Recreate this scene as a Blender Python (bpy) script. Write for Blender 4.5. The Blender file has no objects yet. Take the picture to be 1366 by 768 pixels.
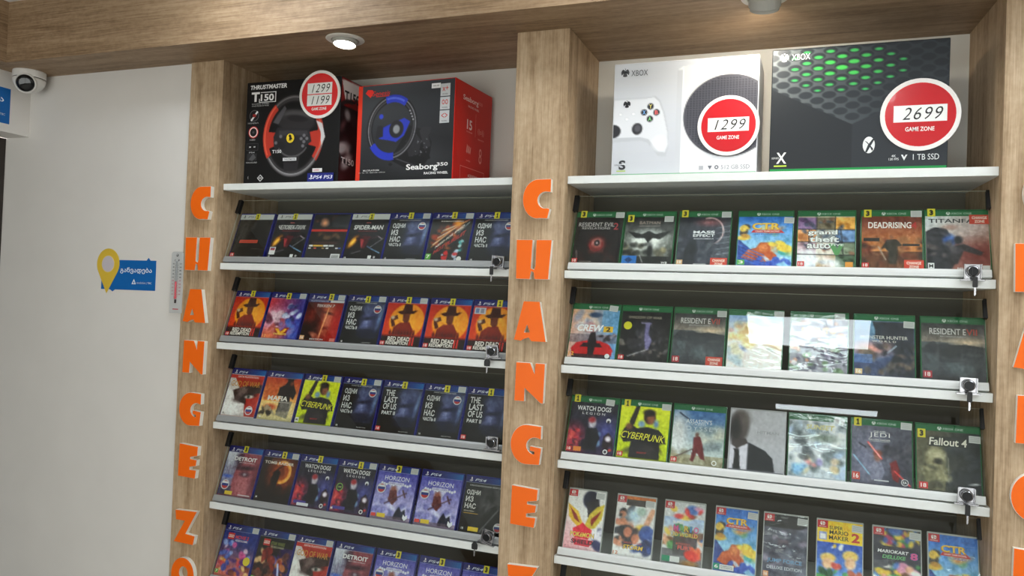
import bpy, bmesh, math, random
import numpy as np
from mathutils import Vector, Matrix
PI = math.pi
S = bpy.context.scene
COL = S.collection
U = 0.25                                   # one shelf spacing in metres

# ------------------------------------------------------------------ camera, world, exposure
def make_camera():
    yaw, pitch, roll = 0.3665, 0.0176, 0.0375
    Rz = Matrix.Rotation(yaw, 3, 'Z'); Rx = Matrix.Rotation(pitch, 3, 'X')
    R = Rz @ Rx
    c, s = math.cos(roll), math.sin(roll)
    r = R @ Vector((c, 0, s)); u = R @ Vector((-s, 0, c)); f = R @ Vector((0, 1, 0))
    cam = bpy.data.cameras.new('camera'); cam.sensor_width = 36; cam.lens = 1061.23 / 1366 * 36
    cam.clip_start = 0.02
    o = bpy.data.objects.new('camera', cam); COL.objects.link(o)
    m = Matrix((r, u, -f)).transposed().to_4x4(); m.translation = (1.7622, -1.9896, 1.55)
    o.matrix_world = m
    S.camera = o
make_camera()
S.view_settings.view_transform = 'Standard'; S.view_settings.look = 'None'
S.view_settings.gamma = 1; S.view_settings.use_curve_mapping = False
S.view_settings.exposure = 0.22
FRONT_FILL = 4.3                                  # front fill light sent in through the added window
W_ = bpy.data.worlds.new('world'); S.world = W_; W_.use_nodes = True
W_.node_tree.nodes['Background'].inputs[0].default_value = (0.82, 0.81, 0.8, 1)
W_.node_tree.nodes['Background'].inputs[1].default_value = FRONT_FILL
PANEL_E = 12.5                             # radiance of the ceiling panels
SPOT_W = 4.6

# ------------------------------------------------------------------ helpers
def s2l(c):
    return tuple(((x / 12.92) if x <= .04045 else ((x + .055) / 1.055) ** 2.4) for x in c)
def rgb(r, g, b): return s2l((r / 255, g / 255, b / 255))

def mat(name, c, rough=.5, metal=0, spec=.5, coat=0, trans=0, emit=None, estr=0):
    m = bpy.data.materials.new(name); m.use_nodes = True
    b = m.node_tree.nodes['Principled BSDF']
    b.inputs['Base Color'].default_value = (*c, 1); b.inputs['Roughness'].default_value = rough
    b.inputs['Metallic'].default_value = metal; b.inputs['Specular IOR Level'].default_value = spec
    b.inputs['Coat Weight'].default_value = coat; b.inputs['Transmission Weight'].default_value = trans
    if emit: b.inputs['Emission Color'].default_value = (*emit, 1); b.inputs['Emission Strength'].default_value = estr
    return m
def speckle(m, scale, amount, bump=0):
    """slight mottling of a plain surface"""
    nt = m.node_tree; b = nt.nodes['Principled BSDF']; c = b.inputs['Base Color'].default_value[:3]
    tc = nt.nodes.new('ShaderNodeTexCoord'); n = nt.nodes.new('ShaderNodeTexNoise'); n.inputs['Scale'].default_value = scale; n.inputs['Detail'].default_value = 4
    r = nt.nodes.new('ShaderNodeValToRGB'); r.color_ramp.elements[0].position = .3; r.color_ramp.elements[1].position = .7
    r.color_ramp.elements[0].color = (*[x * (1 - amount) for x in c], 1); r.color_ramp.elements[1].color = (*[min(1, x * (1 + amount)) for x in c], 1)
    nt.links.new(tc.outputs['Object'], n.inputs['Vector']); nt.links.new(n.outputs['Fac'], r.inputs['Fac']); nt.links.new(r.outputs['Color'], b.inputs['Base Color'])
    if bump:
        bp = nt.nodes.new('ShaderNodeBump'); bp.inputs['Strength'].default_value = bump; bp.inputs['Distance'].default_value = .001
        nt.links.new(n.outputs['Fac'], bp.inputs['Height']); nt.links.new(bp.outputs['Normal'], b.inputs['Normal'])
    return m

def wood(name, axis, dark=(136, 110, 82), mid=(176, 150, 119), light=(202, 178, 148)):
    """sonoma oak laminate, grain along axis"""
    m = bpy.data.materials.new(name); m.use_nodes = True; nt = m.node_tree; L = nt.links.new
    b = nt.nodes['Principled BSDF']; b.inputs['Roughness'].default_value = .5; b.inputs['Specular IOR Level'].default_value = .3
    tc = nt.nodes.new('ShaderNodeTexCoord')
    def noise(s_long, s_cross, detail, dist=0):
        mp = nt.nodes.new('ShaderNodeMapping'); sc = [s_cross] * 3; sc['XYZ'.index(axis)] = s_long
        mp.inputs['Scale'].default_value = sc
        n = nt.nodes.new('ShaderNodeTexNoise'); n.inputs['Scale'].default_value = 1; n.inputs['Detail'].default_value = detail
        n.inputs['Roughness'].default_value = .6; n.inputs['Distortion'].default_value = dist
        L(tc.outputs['Object'], mp.inputs['Vector']); L(mp.outputs['Vector'], n.inputs['Vector']); return n
    a = noise(1.6, 26, 5, .6); f = noise(9, 330, 3); k = noise(46, 70, 2)
    mx = nt.nodes.new('ShaderNodeMix'); mx.data_type = 'FLOAT'; mx.inputs['Factor'].default_value = .42
    L(a.outputs['Fac'], mx.inputs['A']); L(f.outputs['Fac'], mx.inputs['B'])
    mx2 = nt.nodes.new('ShaderNodeMix'); mx2.data_type = 'FLOAT'; mx2.inputs['Factor'].default_value = .16
    L(mx.outputs['Result'], mx2.inputs['A']); L(k.outputs['Fac'], mx2.inputs['B'])
    r = nt.nodes.new('ShaderNodeValToRGB'); e = r.color_ramp.elements
    e[0].position = .36; e[0].color = (*rgb(*dark), 1); e[1].position = .62; e[1].color = (*rgb(*light), 1)
    q = e.new(.49); q.color = (*rgb(*mid), 1)
    L(mx2.outputs['Result'], r.inputs['Fac']); L(r.outputs['Color'], b.inputs['Base Color'])
    bp = nt.nodes.new('ShaderNodeBump'); bp.inputs['Strength'].default_value = .25; bp.inputs['Distance'].default_value = .0006
    L(f.outputs['Fac'], bp.inputs['Height']); L(bp.outputs['Normal'], b.inputs['Normal'])
    return m

def print_mat(name, rough=.38, spec=.35, coat=0):
    m = mat(name, (.5, .5, .5), rough, spec=spec, coat=coat); nt = m.node_tree
    a = nt.nodes.new('ShaderNodeAttribute'); a.attribute_name = 'ink'
    nt.links.new(a.outputs['Color'], nt.nodes['Principled BSDF'].inputs['Base Color'])
    return m

def glass_mat(name, tint, ior, rough=0.0, bump=0, base=0.0):
    """thin clear sheet: see-through with a Fresnel reflection"""
    m = bpy.data.materials.new(name); m.use_nodes = True; nt = m.node_tree; L = nt.links.new
    nt.nodes.remove(nt.nodes['Principled BSDF'])
    t = nt.nodes.new('ShaderNodeBsdfTransparent'); t.inputs[0].default_value = (*tint, 1)
    g = nt.nodes.new('ShaderNodeBsdfGlossy'); g.inputs['Roughness'].default_value = rough
    lw = nt.nodes.new('ShaderNodeLayerWeight'); lw.inputs['Blend'].default_value = .5
    f0 = ((ior - 1) / (ior + 1)) ** 2 + base
    pw = nt.nodes.new('ShaderNodeMath'); pw.operation = 'POWER'; pw.inputs[1].default_value = 5
    ml = nt.nodes.new('ShaderNodeMath'); ml.operation = 'MULTIPLY_ADD'; ml.inputs[1].default_value = 1 - f0; ml.inputs[2].default_value = f0
    mx = nt.nodes.new('ShaderNodeMixShader')
    L(lw.outputs['Facing'], pw.inputs[0]); L(pw.outputs[0], ml.inputs[0]); L(ml.outputs[0], mx.inputs[0])
    L(t.outputs[0], mx.inputs[1]); L(g.outputs[0], mx.inputs[2]); L(mx.outputs[0], nt.nodes['Material Output'].inputs[0])
    return m

M = {}
M['wood_v'] = wood('oak_vertical', 'Z'); M['wood_h'] = wood('oak_lengthwise', 'X', (114, 90, 65), (150, 124, 96), (176, 150, 120)); M['wood_y'] = wood('oak_crosswise', 'Y', (114, 90, 65), (150, 124, 96), (176, 150, 120))  # header boards in darker oak: the weaker light on them is in the colour
M['wall'] = speckle(mat('white_wall', rgb(228, 224, 219), .7, spec=.2), 6, .02, .15)
M['far'] = speckle(mat('shop_wall_taupe', rgb(170, 164, 156), .8, spec=.1), 2, .1)
M['ceil'] = mat('ceiling_white', rgb(238, 238, 236), .8, spec=.1)
M['floor'] = speckle(mat('floor_grey', rgb(150, 145, 138), .4), 3, .1)
M['shelf'] = speckle(mat('white_melamine', rgb(228, 231, 228), .4), 40, .02)
M['back'] = mat('back_panel_white', rgb(214, 211, 203), .6, spec=.2)
M['back_shaded'] = mat('back_panel_shaded', rgb(100, 94, 84), .6, spec=.2)  # back panel behind the glass, its shade put into the grey
M['alu'] = mat('aluminium_profile', rgb(158, 161, 162), .42, metal=.3)
M['hinge'] = mat('black_plastic', rgb(18, 18, 20), .45)
M['alu_pale'] = mat('pale_profile', rgb(206, 209, 207), .42)
M['glass_edge'] = mat('glass_edge', rgb(196, 196, 176), .25)
M['chrome'] = mat('chrome', rgb(170, 170, 174), .2, metal=1)
M['blacksteel'] = mat('dark_metal', rgb(30, 30, 32), .3, metal=.6)
M['glass'] = glass_mat('clear_glass', (.965, .985, .97), 1.40)
M['wrap'] = glass_mat('shrink_film', (.985, .985, .985), 1.45, .06, base=.02)
M['orange'] = mat('orange_acrylic', rgb(250, 108, 8), .4, spec=.3)
M['letterwhite'] = mat('white_acrylic', rgb(240, 236, 226), .4)
M['bluecase'] = mat('blue_case_plastic', rgb(22, 30, 120), .25, coat=.2)
M['greencase'] = mat('green_case_plastic', rgb(14, 92, 48), .25, coat=.2)
M['clearcase'] = mat('clear_case_plastic', rgb(185, 186, 184), .2, coat=.2)
M['steelcase'] = mat('grey_steel_case', rgb(176, 174, 178), .3, metal=.1)
M['print'] = print_mat('printed_paper')
M['carton'] = print_mat('printed_carton', .42, .3)
M['gloss'] = print_mat('glossy_sticker', .18, .5, .3)
M['camwhite'] = mat('white_camera_housing', rgb(232, 230, 226), .35)
M['lens'] = mat('camera_lens_black', rgb(8, 8, 10), .08)
M['lampgrey'] = mat('lamp_grey', rgb(168, 166, 158), .45)
M['lampwhite'] = mat('lamp_white', rgb(226, 222, 212), .45)
M['lampglow'] = mat('lamp_glow', (1, 1, 1), .5, emit=(1, .93, .8), estr=9)
M['panel'] = mat('light_panel', (1, 1, 1), .5, emit=(.86, .94, 1), estr=PANEL_E)
M['door'] = mat('dark_door', rgb(48, 40, 36), .5)
M['thermo'] = print_mat('thermometer_board', .5, .2)
M['red_liquid'] = mat('red_liquid', rgb(214, 90, 100), .2)

class MB:
    """collects geometry, ink colours per vertex and a material per face"""
    def __init__(s): s.v, s.f, s.m, s.c = [], [], [], []
    def add(s, vs, fs, mi=0, col=(255, 255, 255)):
        n = len(s.v); s.v += [tuple(map(float, p)) for p in vs]
        s.f += [tuple(n + i for i in f) for f in fs]; s.m += [mi] * len(fs)
        if isinstance(col, list): s.c += col
        else: s.c += [col] * len(vs)
    def box(s, x0, x1, y0, y1, z0, z1, mi=0, col=(255, 255, 255)):
        v = [(x, y, z) for z in (z0, z1) for y in (y0, y1) for x in (x0, x1)]
        s.add(v, [(0, 2, 3, 1), (4, 5, 7, 6), (0, 1, 5, 4), (1, 3, 7, 5), (3, 2, 6, 7), (2, 0, 4, 6)], mi, col)
    def prism(s, pts, y0, y1, mi=0, col=(255, 255, 255)):
        """outline in x,z (any order), front at y0, back at y1"""
        a = sum(pts[i][0] * pts[(i + 1) % len(pts)][1] - pts[(i + 1) % len(pts)][0] * pts[i][1] for i in range(len(pts)))
        if a < 0: pts = pts[::-1]
        n = len(pts)
        s.add([(x, y0, z) for x, z in pts] + [(x, y1, z) for x, z in pts],
              [tuple(range(n)), tuple(range(2 * n - 1, n - 1, -1))] + [(i + n, (i + 1) % n + n, (i + 1) % n, i) for i in range(n)], mi, col)
    def lathe(s, prof, M4, n=24, mi=0, col=(255, 255, 255)):
        """profile of (radius, height) turned about local z, placed by M4"""
        vs = []
        for r, h in prof: vs += [M4 @ Vector((r * math.cos(2 * PI * k / n), r * math.sin(2 * PI * k / n), h)) for k in range(n)]
        fs = [(i * n + k, i * n + (k + 1) % n, (i + 1) * n + (k + 1) % n, (i + 1) * n + k) for i in range(len(prof) - 1) for k in range(n)]
        fs += [tuple(range(n - 1, -1, -1)), tuple((len(prof) - 1) * n + k for k in range(n))]
        s.add(vs, fs, mi, col)
    def build(s, name, mats, parent=None, bevel=0, smooth=False, loc=None):
        me = bpy.data.meshes.new(name); me.from_pydata(s.v, [], s.f)
        if not isinstance(mats, (list, tuple)): mats = [mats]
        for m in mats: me.materials.append(m)
        me.polygons.foreach_set('material_index', s.m)
        if any(c != (255, 255, 255) for c in s.c) or any(m.name.startswith(('printed', 'glossy', 'thermo')) for m in mats):
            at = me.color_attributes.new('ink', 'BYTE_COLOR', 'POINT')
            a = np.ones((len(s.c), 4), np.float32); a[:, :3] = np.array(s.c, np.float32) / 255
            at.data.foreach_set('color_srgb', a.ravel())
        if smooth: me.polygons.foreach_set('use_smooth', [True] * len(me.polygons))
        me.update()
        o = bpy.data.objects.new(name, me); COL.objects.link(o)
        if parent: o.parent = parent
        if loc: o.location = loc
        if bevel:
            b = o.modifiers.new('bevel', 'BEVEL'); b.width = bevel; b.segments = 2; b.limit_method = 'ANGLE'; b.angle_limit = math.radians(40)
        return o
def tag(o, label=None, cat=None, group=None, kind=None):
    if label: o['label'] = label
    if cat: o['category'] = cat
    if group: o['group'] = group
    if kind: o['kind'] = kind
    return o
def thing(name, label, cat, loc=(0, 0, 0), rot=(0, 0, 0), group=None):
    o = bpy.data.objects.new(name, None); COL.objects.link(o); o.location = loc; o.rotation_euler = rot; o.empty_display_size = .05
    return tag(o, label, cat, group)
def struct(name, m, *boxes, bevel=0):
    b = MB()
    for q in boxes: b.box(*q)
    return tag(b.build(name, m, bevel=bevel), kind='structure')

# ---- text to flat triangles (cached); returns points in 0..1 box and the aspect
_tc = {}
def text2d(s, bold=0.0, shear=0.0, space=1.0):
    bold = bold * .62; k = (s, bold, shear, space)
    if k in _tc: return _tc[k]
    cu = bpy.data.curves.new('t', 'FONT'); cu.body = s; cu.offset = bold; cu.shear = shear; cu.resolution_u = 3; cu.space_character = space
    ob = bpy.data.objects.new('t', cu); COL.objects.link(ob)
    dg = bpy.context.evaluated_depsgraph_get(); me = ob.evaluated_get(dg).to_mesh()
    p = np.array([v.co[:2] for v in me.vertices], float) if len(me.vertices) else np.zeros((0, 2)); f = [tuple(q.vertices) for q in me.polygons]
    ob.evaluated_get(dg).to_mesh_clear(); bpy.data.objects.remove(ob); bpy.data.curves.remove(cu)
    if len(p):
        lo, hi = p.min(0), p.max(0); d = np.maximum(hi - lo, 1e-6); asp = d[0] / d[1]; p = (p - lo) / d
    else: asp = 1
    _tc[k] = (p, f, asp); return _tc[k]

class Sheet:
    """a printed sheet: painted grid plus crisp lettering. u to the right, v downwards, both 0..1; lies in local x-z facing -y"""
    def __init__(s, w, h, nx=50, ny=62, base=(40, 40, 44)):
        s.w, s.h, s.nx, s.ny = w, h, nx, ny; s.asp = w / h
        s.U, s.V = np.meshgrid(np.linspace(0, 1, nx + 1), np.linspace(0, 1, ny + 1))
        s.I = np.zeros((ny + 1, nx + 1, 3)); s.I[:] = base; s.items = []; s.aa = 1.0 / nx
    def mix(s, m, c, a=1):
        m = np.clip(m, 0, 1)[..., None] * a; s.I = s.I * (1 - m) + np.array(c, float) * m; return s
    def grad(s, c0, c1, u0=0, v0=0, u1=0, v1=1, box=None, a=1):
        d = ((s.U - u0) * (u1 - u0) + (s.V - v0) * (v1 - v0)) / ((u1 - u0) ** 2 + (v1 - v0) ** 2); d = np.clip(d, 0, 1)[..., None]
        g = np.array(c0, float) * (1 - d) + np.array(c1, float) * d; m = np.ones_like(s.U)
        if box: m = ((s.U >= box[0]) & (s.U <= box[2]) & (s.V >= box[1]) & (s.V <= box[3])).astype(float)
        m = m[..., None] * a; s.I = s.I * (1 - m) + g * m; return s
    def rect(s, u0, v0, u1, v1, c, a=1):
        return s.mix(((s.U >= u0) & (s.U <= u1) & (s.V >= v0) & (s.V <= v1)).astype(float), c, a)
    def ell(s, u, v, ru, rv, c, soft=.03, rot=0, a=1):
        dx, dy = (s.U - u) * s.asp, (s.V - v); ru = ru * s.asp
        if rot: q = math.radians(rot); dx, dy = dx * math.cos(q) + dy * math.sin(q), -dx * math.sin(q) + dy * math.cos(q)
        d = (np.sqrt((dx / ru) ** 2 + (dy / rv) ** 2) - 1) * min(ru, rv)
        return s.mix(.5 - d / max(soft, s.aa), c, a)
    def ring(s, u, v, ru, rv, t, c, a0=0, a1=360, rot=0, a=1):
        dx, dy = (s.U - u) * s.asp, (s.V - v); ru = ru * s.asp
        if rot: q = math.radians(rot); dx, dy = dx * math.cos(q) + dy * math.sin(q), -dx * math.sin(q) + dy * math.cos(q)
        d = np.abs(np.sqrt((dx / ru) ** 2 + (dy / rv) ** 2) - 1) * min(ru, rv) - t
        an = np.degrees(np.arctan2(-dy / rv, dx / ru)) % 360; m = (.5 - d / s.aa / .8)
        ok = (an >= a0) & (an <= a1) if a0 <= a1 else (an >= a0) | (an <= a1)
        return s.mix(np.where(ok, np.clip(m, 0, 1), 0), c, a)
    def poly(s, pts, c, a=1):
        m = np.zeros_like(s.U)
        for du, dv in ((-.3, -.3), (.3, -.3), (-.3, .3), (.3, .3)):
            x, y = s.U + du / s.nx, s.V + dv / s.ny; ins = np.zeros(x.shape, bool); n = len(pts)
            for i in range(n):
                (x0, y0), (x1, y1) = pts[i], pts[(i + 1) % n]
                if y0 == y1: continue
                ins ^= ((y0 > y) != (y1 > y)) & (x < (x1 - x0) * (y - y0) / (y1 - y0) + x0)
            m += ins * .25
        return s.mix(m, c, a)
    def line(s, u0, v0, u1, v1, w, c, a=1):
        ax, ay, bx, by = u0 * s.asp, v0, u1 * s.asp, v1; x, y = s.U * s.asp, s.V
        t = np.clip(((x - ax) * (bx - ax) + (y - ay) * (by - ay)) / ((bx - ax) ** 2 + (by - ay) ** 2 + 1e-9), 0, 1)
        d = np.hypot(x - ax - t * (bx - ax), y - ay - t * (by - ay)); return s.mix(.5 - (d - w) / s.aa, c, a)
    def blobs(s, n, box, pal, r0=.02, r1=.07, seed=1, a=.9, soft=.02):
        R = random.Random(seed)
        for _ in range(n):
            r = R.uniform(r0, r1)
            s.ell(R.uniform(box[0], box[2]), R.uniform(box[1], box[3]), r * R.uniform(.7, 2) / s.asp, r * R.uniform(.6, 1.3), R.choice(pal), soft, R.uniform(-60, 60), a)
        return s
    def noise(s, amt, seed=1, k=3):
        R = np.random.RandomState(seed); n = R.rand(*s.U.shape)
        for _ in range(k): n = (n + np.roll(n, 1, 0) + np.roll(n, 1, 1) + np.roll(n, -1, 0)) / 4
        n = (n - n.mean()) / (n.std() + 1e-6); s.I = np.clip(s.I + (n * amt)[..., None], 0, 255); return s
    def t(s, txt, u, v, h, c=(240, 240, 240), w=None, bold=.012, shear=0, al='c', dv=0, space=1.0):
        """lettering centred at u,v (v middle), height h and width w in sheet fractions"""
        s.items.append((txt, u, v, h, c, w, bold, shear, al, dv, space)); return s
    def flat(s, pts, c): s.items.append((None, pts, c)); return s           # crisp flat patch
    def patch(s, u0, v0, u1, v1, c): return s.flat([(u0, v0), (u1, v0), (u1, v1), (u0, v1)], c)
    def disc(s, u, v, r, c, n=20, rv=None): return s.flat([(u + r * math.cos(2 * PI * k / n), v + (rv or r * s.asp) * math.sin(2 * PI * k / n)) for k in range(n)], c)
    def mesh(s, mb=None, off=0.0, step=.00012):
        mb = mb or MB(); nx, ny = s.nx, s.ny; P = lambda u, v: ((u - .5) * s.w, (1 - v) * s.h)
        vs = [(P(a, b)[0], -off, P(a, b)[1]) for a, b in zip(s.U.ravel(), s.V.ravel())]
        q = nx + 1; fs = [(j * q + i, (j + 1) * q + i, (j + 1) * q + i + 1, j * q + i + 1) for j in range(ny) for i in range(nx)]
        I = np.clip(s.I, 0, 255).reshape(-1, 3); mb.add(vs, fs, 0, [tuple(x) for x in I.tolist()])
        y = -off
        for it in s.items:
            y -= step
            if it[0] is None:
                pts = [P(*p) for p in it[1]]
                a = sum(pts[i][0] * pts[(i + 1) % len(pts)][1] - pts[(i + 1) % len(pts)][0] * pts[i][1] for i in range(len(pts)))
                if a < 0: pts = pts[::-1]
                mb.add([(x, y, z) for x, z in pts], [tuple(range(len(pts)))], 0, it[2]); continue
            txt, u, v, h, c, w, bold, shear, al, dv, space = it
            if w: bold *= min(1, 1.25 * (w * s.w) / (h * s.h * text2d(txt, 0, shear, space)[2]))
            p, f, asp = text2d(txt, bold, shear, space)
            if not len(p): continue
            hh = h * s.h; ww = w * s.w if w else hh * asp
            x0, z0 = P(u, v); x0 -= {'c': ww / 2, 'l': 0, 'r': ww}[al]; z0 -= hh / 2
            mb.add([(x0 + a * ww, y, z0 + b * hh - dv * a * s.h) for a, b in p], f, 0, c)
        return mb

# ------------------------------------------------------------------ room and built-in joinery
ZF, Z0, ZS, ZC = 0.0, 1.889, 2.2765, 2.477      # floor, top shelf, soffit, ceiling
L0, L1, M0, M1, R0, R1 = -.128, 0.0, .9875, 1.1349, 2.130, 2.278
YB, YW, YF, XW, XE, YE = .300, .009, -.1586, -.855, 3.4, -4.3
struct('floor', M['floor'], (-2.0, XE + .1, YE - .1, YB + .1, -.05, 0))
struct('ceiling', M['ceil'], (-2.0, XE + .1, YE - .1, YB + .1, ZC, ZC + .05))
struct('wall_back', M['wall'], (-1.3, L0 + .012, YW, YW + .05, 0, ZS))
struct('wall_left', M['wall'], (XW - .11, XW, -1.0, YW, 2.068, ZS), (XW - .11, XW, YE, -1.0, 0, ZS), (XW - .11, XW, YE, YW, ZS, ZC))
struct('wall_right', M['far'], (XE, XE + .1, YE, YB, 0, ZC))
WX0, WX1, WZ0, WZ1 = -.6, 3.1, .25, 1.95     # window added behind the camera to light the shelves from the front
struct('wall_front', M['far'], (-1.9, WX0, YE - .1, YE, 0, ZC), (WX1, XE + .1, YE - .1, YE, 0, ZC), (WX0, WX1, YE - .1, YE, 0, WZ0), (WX0, WX1, YE - .1, YE, WZ1, ZC))
struct('fill_window_1', M['door'], *[(x, x + .05, YE - .07, YE - .03, WZ0, WZ1) for x in (WX0, 1.22, WX1 - .05)], (WX0, WX1, YE - .07, YE - .03, WZ0, WZ0 + .05), (WX0, WX1, YE - .07, YE - .03, WZ1 - .05, WZ1))
struct('fill_window_2', M['glass'], (WX0 + .03, WX1 - .03, YE - .053, YE - .047, WZ0 + .03, WZ1 - .03))
pl_ = bpy.data.lights.new('fill_portal', 'AREA'); pl_.shape = 'RECTANGLE'; pl_.size = WX1 - WX0; pl_.size_y = WZ1 - WZ0; pl_.cycles.is_portal = True
po = bpy.data.objects.new('fill_portal', pl_); COL.objects.link(po); po.location = ((WX0 + WX1) / 2, YE - .12, (WZ0 + WZ1) / 2); po.rotation_euler = (PI / 2, 0, 0)
struct('door_1', M['door'], (XW - .16, XW - .112, -1.0, YW - .001, 0, 2.066))
struct('wall_behind', M['wall'], (L0 - .02, XE, YB + .012, YB + .06, 0, ZC))
# header running over the bays and turning along the left wall
hd = MB(); hd.box(-.757, XE, YF, YF + .018, ZS, ZC); o = tag(hd.build('trim_1', M['wood_h']), kind='structure')
sf = MB(); sf.box(XW, XE, YF + .018, YB + .012, ZS, ZS + .018); tag(sf.build('trim_2', M['wood_h']), kind='structure')
hl = MB(); hl.box(-.775, -.757, YE, YF + .018, ZS, ZC); tag(hl.build('trim_3', M['wood_y']), kind='structure')
sl = MB(); sl.box(XW, -.775, YE, YF + .018, ZS, ZS + .018); tag(sl.build('trim_4', M['wood_y']), kind='structure')

def pillar(x0, x1, label, skew=0.0):
    t = thing('pillar', label, 'pillar', ((x0 + x1) / 2, 0, 0), group='oak pillars between the shelving bays')
    w = (x1 - x0) / 2
    b = MB(); b.box(-w, w, 0, .018, 0, ZS); b.build('front_board', M['wood_v'], t, bevel=.0008)
    for s, k in ((-1, skew), (1, 0)):
        xa, xb = sorted((s * w, s * (w - .018))); b = MB()
        b.box(xa, xb, .018, YB, 0, ZS)
        if k:
            for i in (2, 6): x, y, z = b.v[i]; b.v[i] = (x - k, y, z)
        b.build('side_board', M['wood_v'], t, bevel=.0006)
    return t
pillar(L0, L1, 'oak pillar beside the plain white wall')
pillar(M0, M1, 'oak pillar standing between the two shelving bays')
pillar(R0, R1, 'oak pillar cut off by the edge of the picture beside the green-banded cases', .024)

TH = .0204
TILT = math.radians(20)
def glass_door(cab, xa, xb, zs, lock=None):
    """clear pane leaning in front of the cases: hinged at the top, aluminium profile at its foot"""
    y0, z0 = .0265, zs + .004
    def at(x, h, d=0): return (x, y0 + h * math.sin(TILT) + d * math.cos(TILT), z0 + h * math.cos(TILT) - d * math.sin(TILT))
    H = .2165; b = MB(); xa2, xb2 = xa + .009, xb - .010
    v = [at(x, h, d) for h in (.004, H) for d in (0, .003) for x in (xa2, xb2)]
    b.add(v, [(0, 2, 3, 1), (4, 5, 7, 6), (0, 1, 5, 4), (1, 3, 7, 5), (3, 2, 6, 7), (2, 0, 4, 6)])
    b.m = [0, 1, 0, 1, 0, 1]
    g = b.build('glass_door', [M['glass'], M['glass_edge']], cab)
    r = MB(); prof = [(-.003, 0), (.006, 0), (.006, .013), (.0045, .019), (-.0005, .019), (-.003, .013)]
    n = len(prof); vs = [at(x, h, d) for x in (xa2, xb2 + .001) for d, h in prof]
    r.add(vs, [tuple(range(n)), tuple(range(2 * n - 1, n - 1, -1))] + [(i, i + n, (i + 1) % n + n, (i + 1) % n) for i in range(n)])
    # a small groove line along the profile
    q = [at(x, h, d) for h in (.0058, .0072) for d in (-.0036, -.0028) for x in (xa2, xb2)]
    r.add(q, [(0, 2, 3, 1), (4, 5, 7, 6), (0, 1, 5, 4), (1, 3, 7, 5), (3, 2, 6, 7), (2, 0, 4, 6)])
    r.build('bottom_rail', M['alu' if xa < .5 else 'alu_pale'], g)
    for x, s in ((xa, 1), (xb, -1)):
        b = MB(); x0, x1 = sorted((x + s * .0005, x + s * .0135))
        v = [at(xx, h, d) for h in (H - .047, H) for d in (-.005, .008) for xx in (x0, x1)]
        b.add(v, [(0, 2, 3, 1), (4, 5, 7, 6), (0, 1, 5, 4), (1, 3, 7, 5), (3, 2, 6, 7), (2, 0, 4, 6)])
        b.build('hinge', M['hinge'], g, bevel=.001)
    if lock:
        lx, lz, a, style = lock
        T = Matrix.Translation((lx, .019, lz)) @ Matrix.Rotation(math.radians(a), 4, 'Y') @ Matrix.Rotation(PI / 2, 4, 'X')   # local z faces the room
        def bx(b, x0, x1, y0_, y1_, z0_, z1_, mi=0):
            k = len(b.v); b.box(x0, x1, y0_, y1_, z0_, z1_, mi)
            for i in range(k, len(b.v)): b.v[i] = tuple(T @ Vector(b.v[i]))
        b = MB(); w = .0165
        bx(b, -w, w, -w, w, -.002, .001)                     # plate
        for s in (-1, 1): bx(b, s * w - .0012, s * w + .0012, -w, w, .001, .011)   # folded cheeks
        bx(b, -w, w, -w - .0012, -w + .0012, .001, .006)
        lk = b.build('lock', M['chrome'], g, bevel=.0006)
        c = MB(); c.lathe([(.0118, .0), (.0125, .008), (.0118, .015), (.0098, .0165), (.0098, .0152), (.0001, .0152)], T, 28); c.build('lock_cylinder', M['blacksteel'], lk, smooth=False)
        c = MB(); c.lathe([(.0128, .008), (.0128, .0125), (.0112, .0158), (.0100, .0166), (.0096, .0160), (.0096, .0150), (.0108, .012), (.0119, .008)], T, 28); c.build('lock_collar', M['chrome'], lk)
        k = MB()
        kk = len(k.v); k.box(-.0016, .0016, -.0085, .0085, .0152, .0162)
        RR = T @ Matrix.Rotation(math.radians(style), 4, 'Z')
        for i in range(kk, len(k.v)): k.v[i] = tuple(RR @ Vector(k.v[i]))
        k.build('key_slot', M['blacksteel'], lk)
        f = MB()
        bx(f, -.024, .024, -.0205, -.0175, -.003, .010); f.build('lock_foot', M['chrome'], lk, bevel=.0005)
    return g

def cabinet(xa, xb, label, yr, locks, n, top_extra):
    t = thing('display_cabinet', label, 'display cabinet', ((xa + xb) / 2, 0, 0))
    t.location = (0, 0, 0)
    b = MB(); b.box(xa + .0005, xb - .0005, YB - .002, YB + .011, Z0 - .02, ZS - .001); b.build('back_panel', M['back'], t)
    b = MB(); b.box(xa + .0005, xb - .0005, YB - .002, YB + .011, .1, Z0 - .02); b.build('back_panel', M['back_shaded'], t)
    for i in range(n):
        z = Z0 - U * i; s = MB(); s.box(xa + .001, xb - .0015, yr, YB - .003, z - TH, z); s.build('shelf', M['shelf'], t, bevel=.0009)
    pl = MB(); pl.box(xa + .001, xb - .001, .03, .046, 0, .1); pl.build('plinth', M['shelf'], t)
    for i in range(1, n): glass_door(t, xa, xb, Z0 - U * i, locks.get(i))
    return t
def lk(x, z, a=0, st=0): return (x * U, 1.889 + z * U, a, st)
cabinet(L1, M0, 'shelving bay of blue-banded cases beside the white wall', .0219,
        {1: lk(3.80, -.925, 4, 30), 2: lk(3.775, -1.90, -5, 60), 3: lk(3.812, -2.888, 0, 0), 4: lk(3.80, -3.90, 12, 40), 5: lk(3.8, -4.9)}, 7, 0)
cabinet(M1, R0, 'shelving bay of green-banded and small red-cornered cases', .0239,
        {1: lk(8.325, -.934, 0, 0), 2: lk(8.317, -1.938, 0, 50), 3: lk(8.323, -2.905, 0, 0), 4: lk(8.32, -3.92)}, 6, 0)

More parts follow.
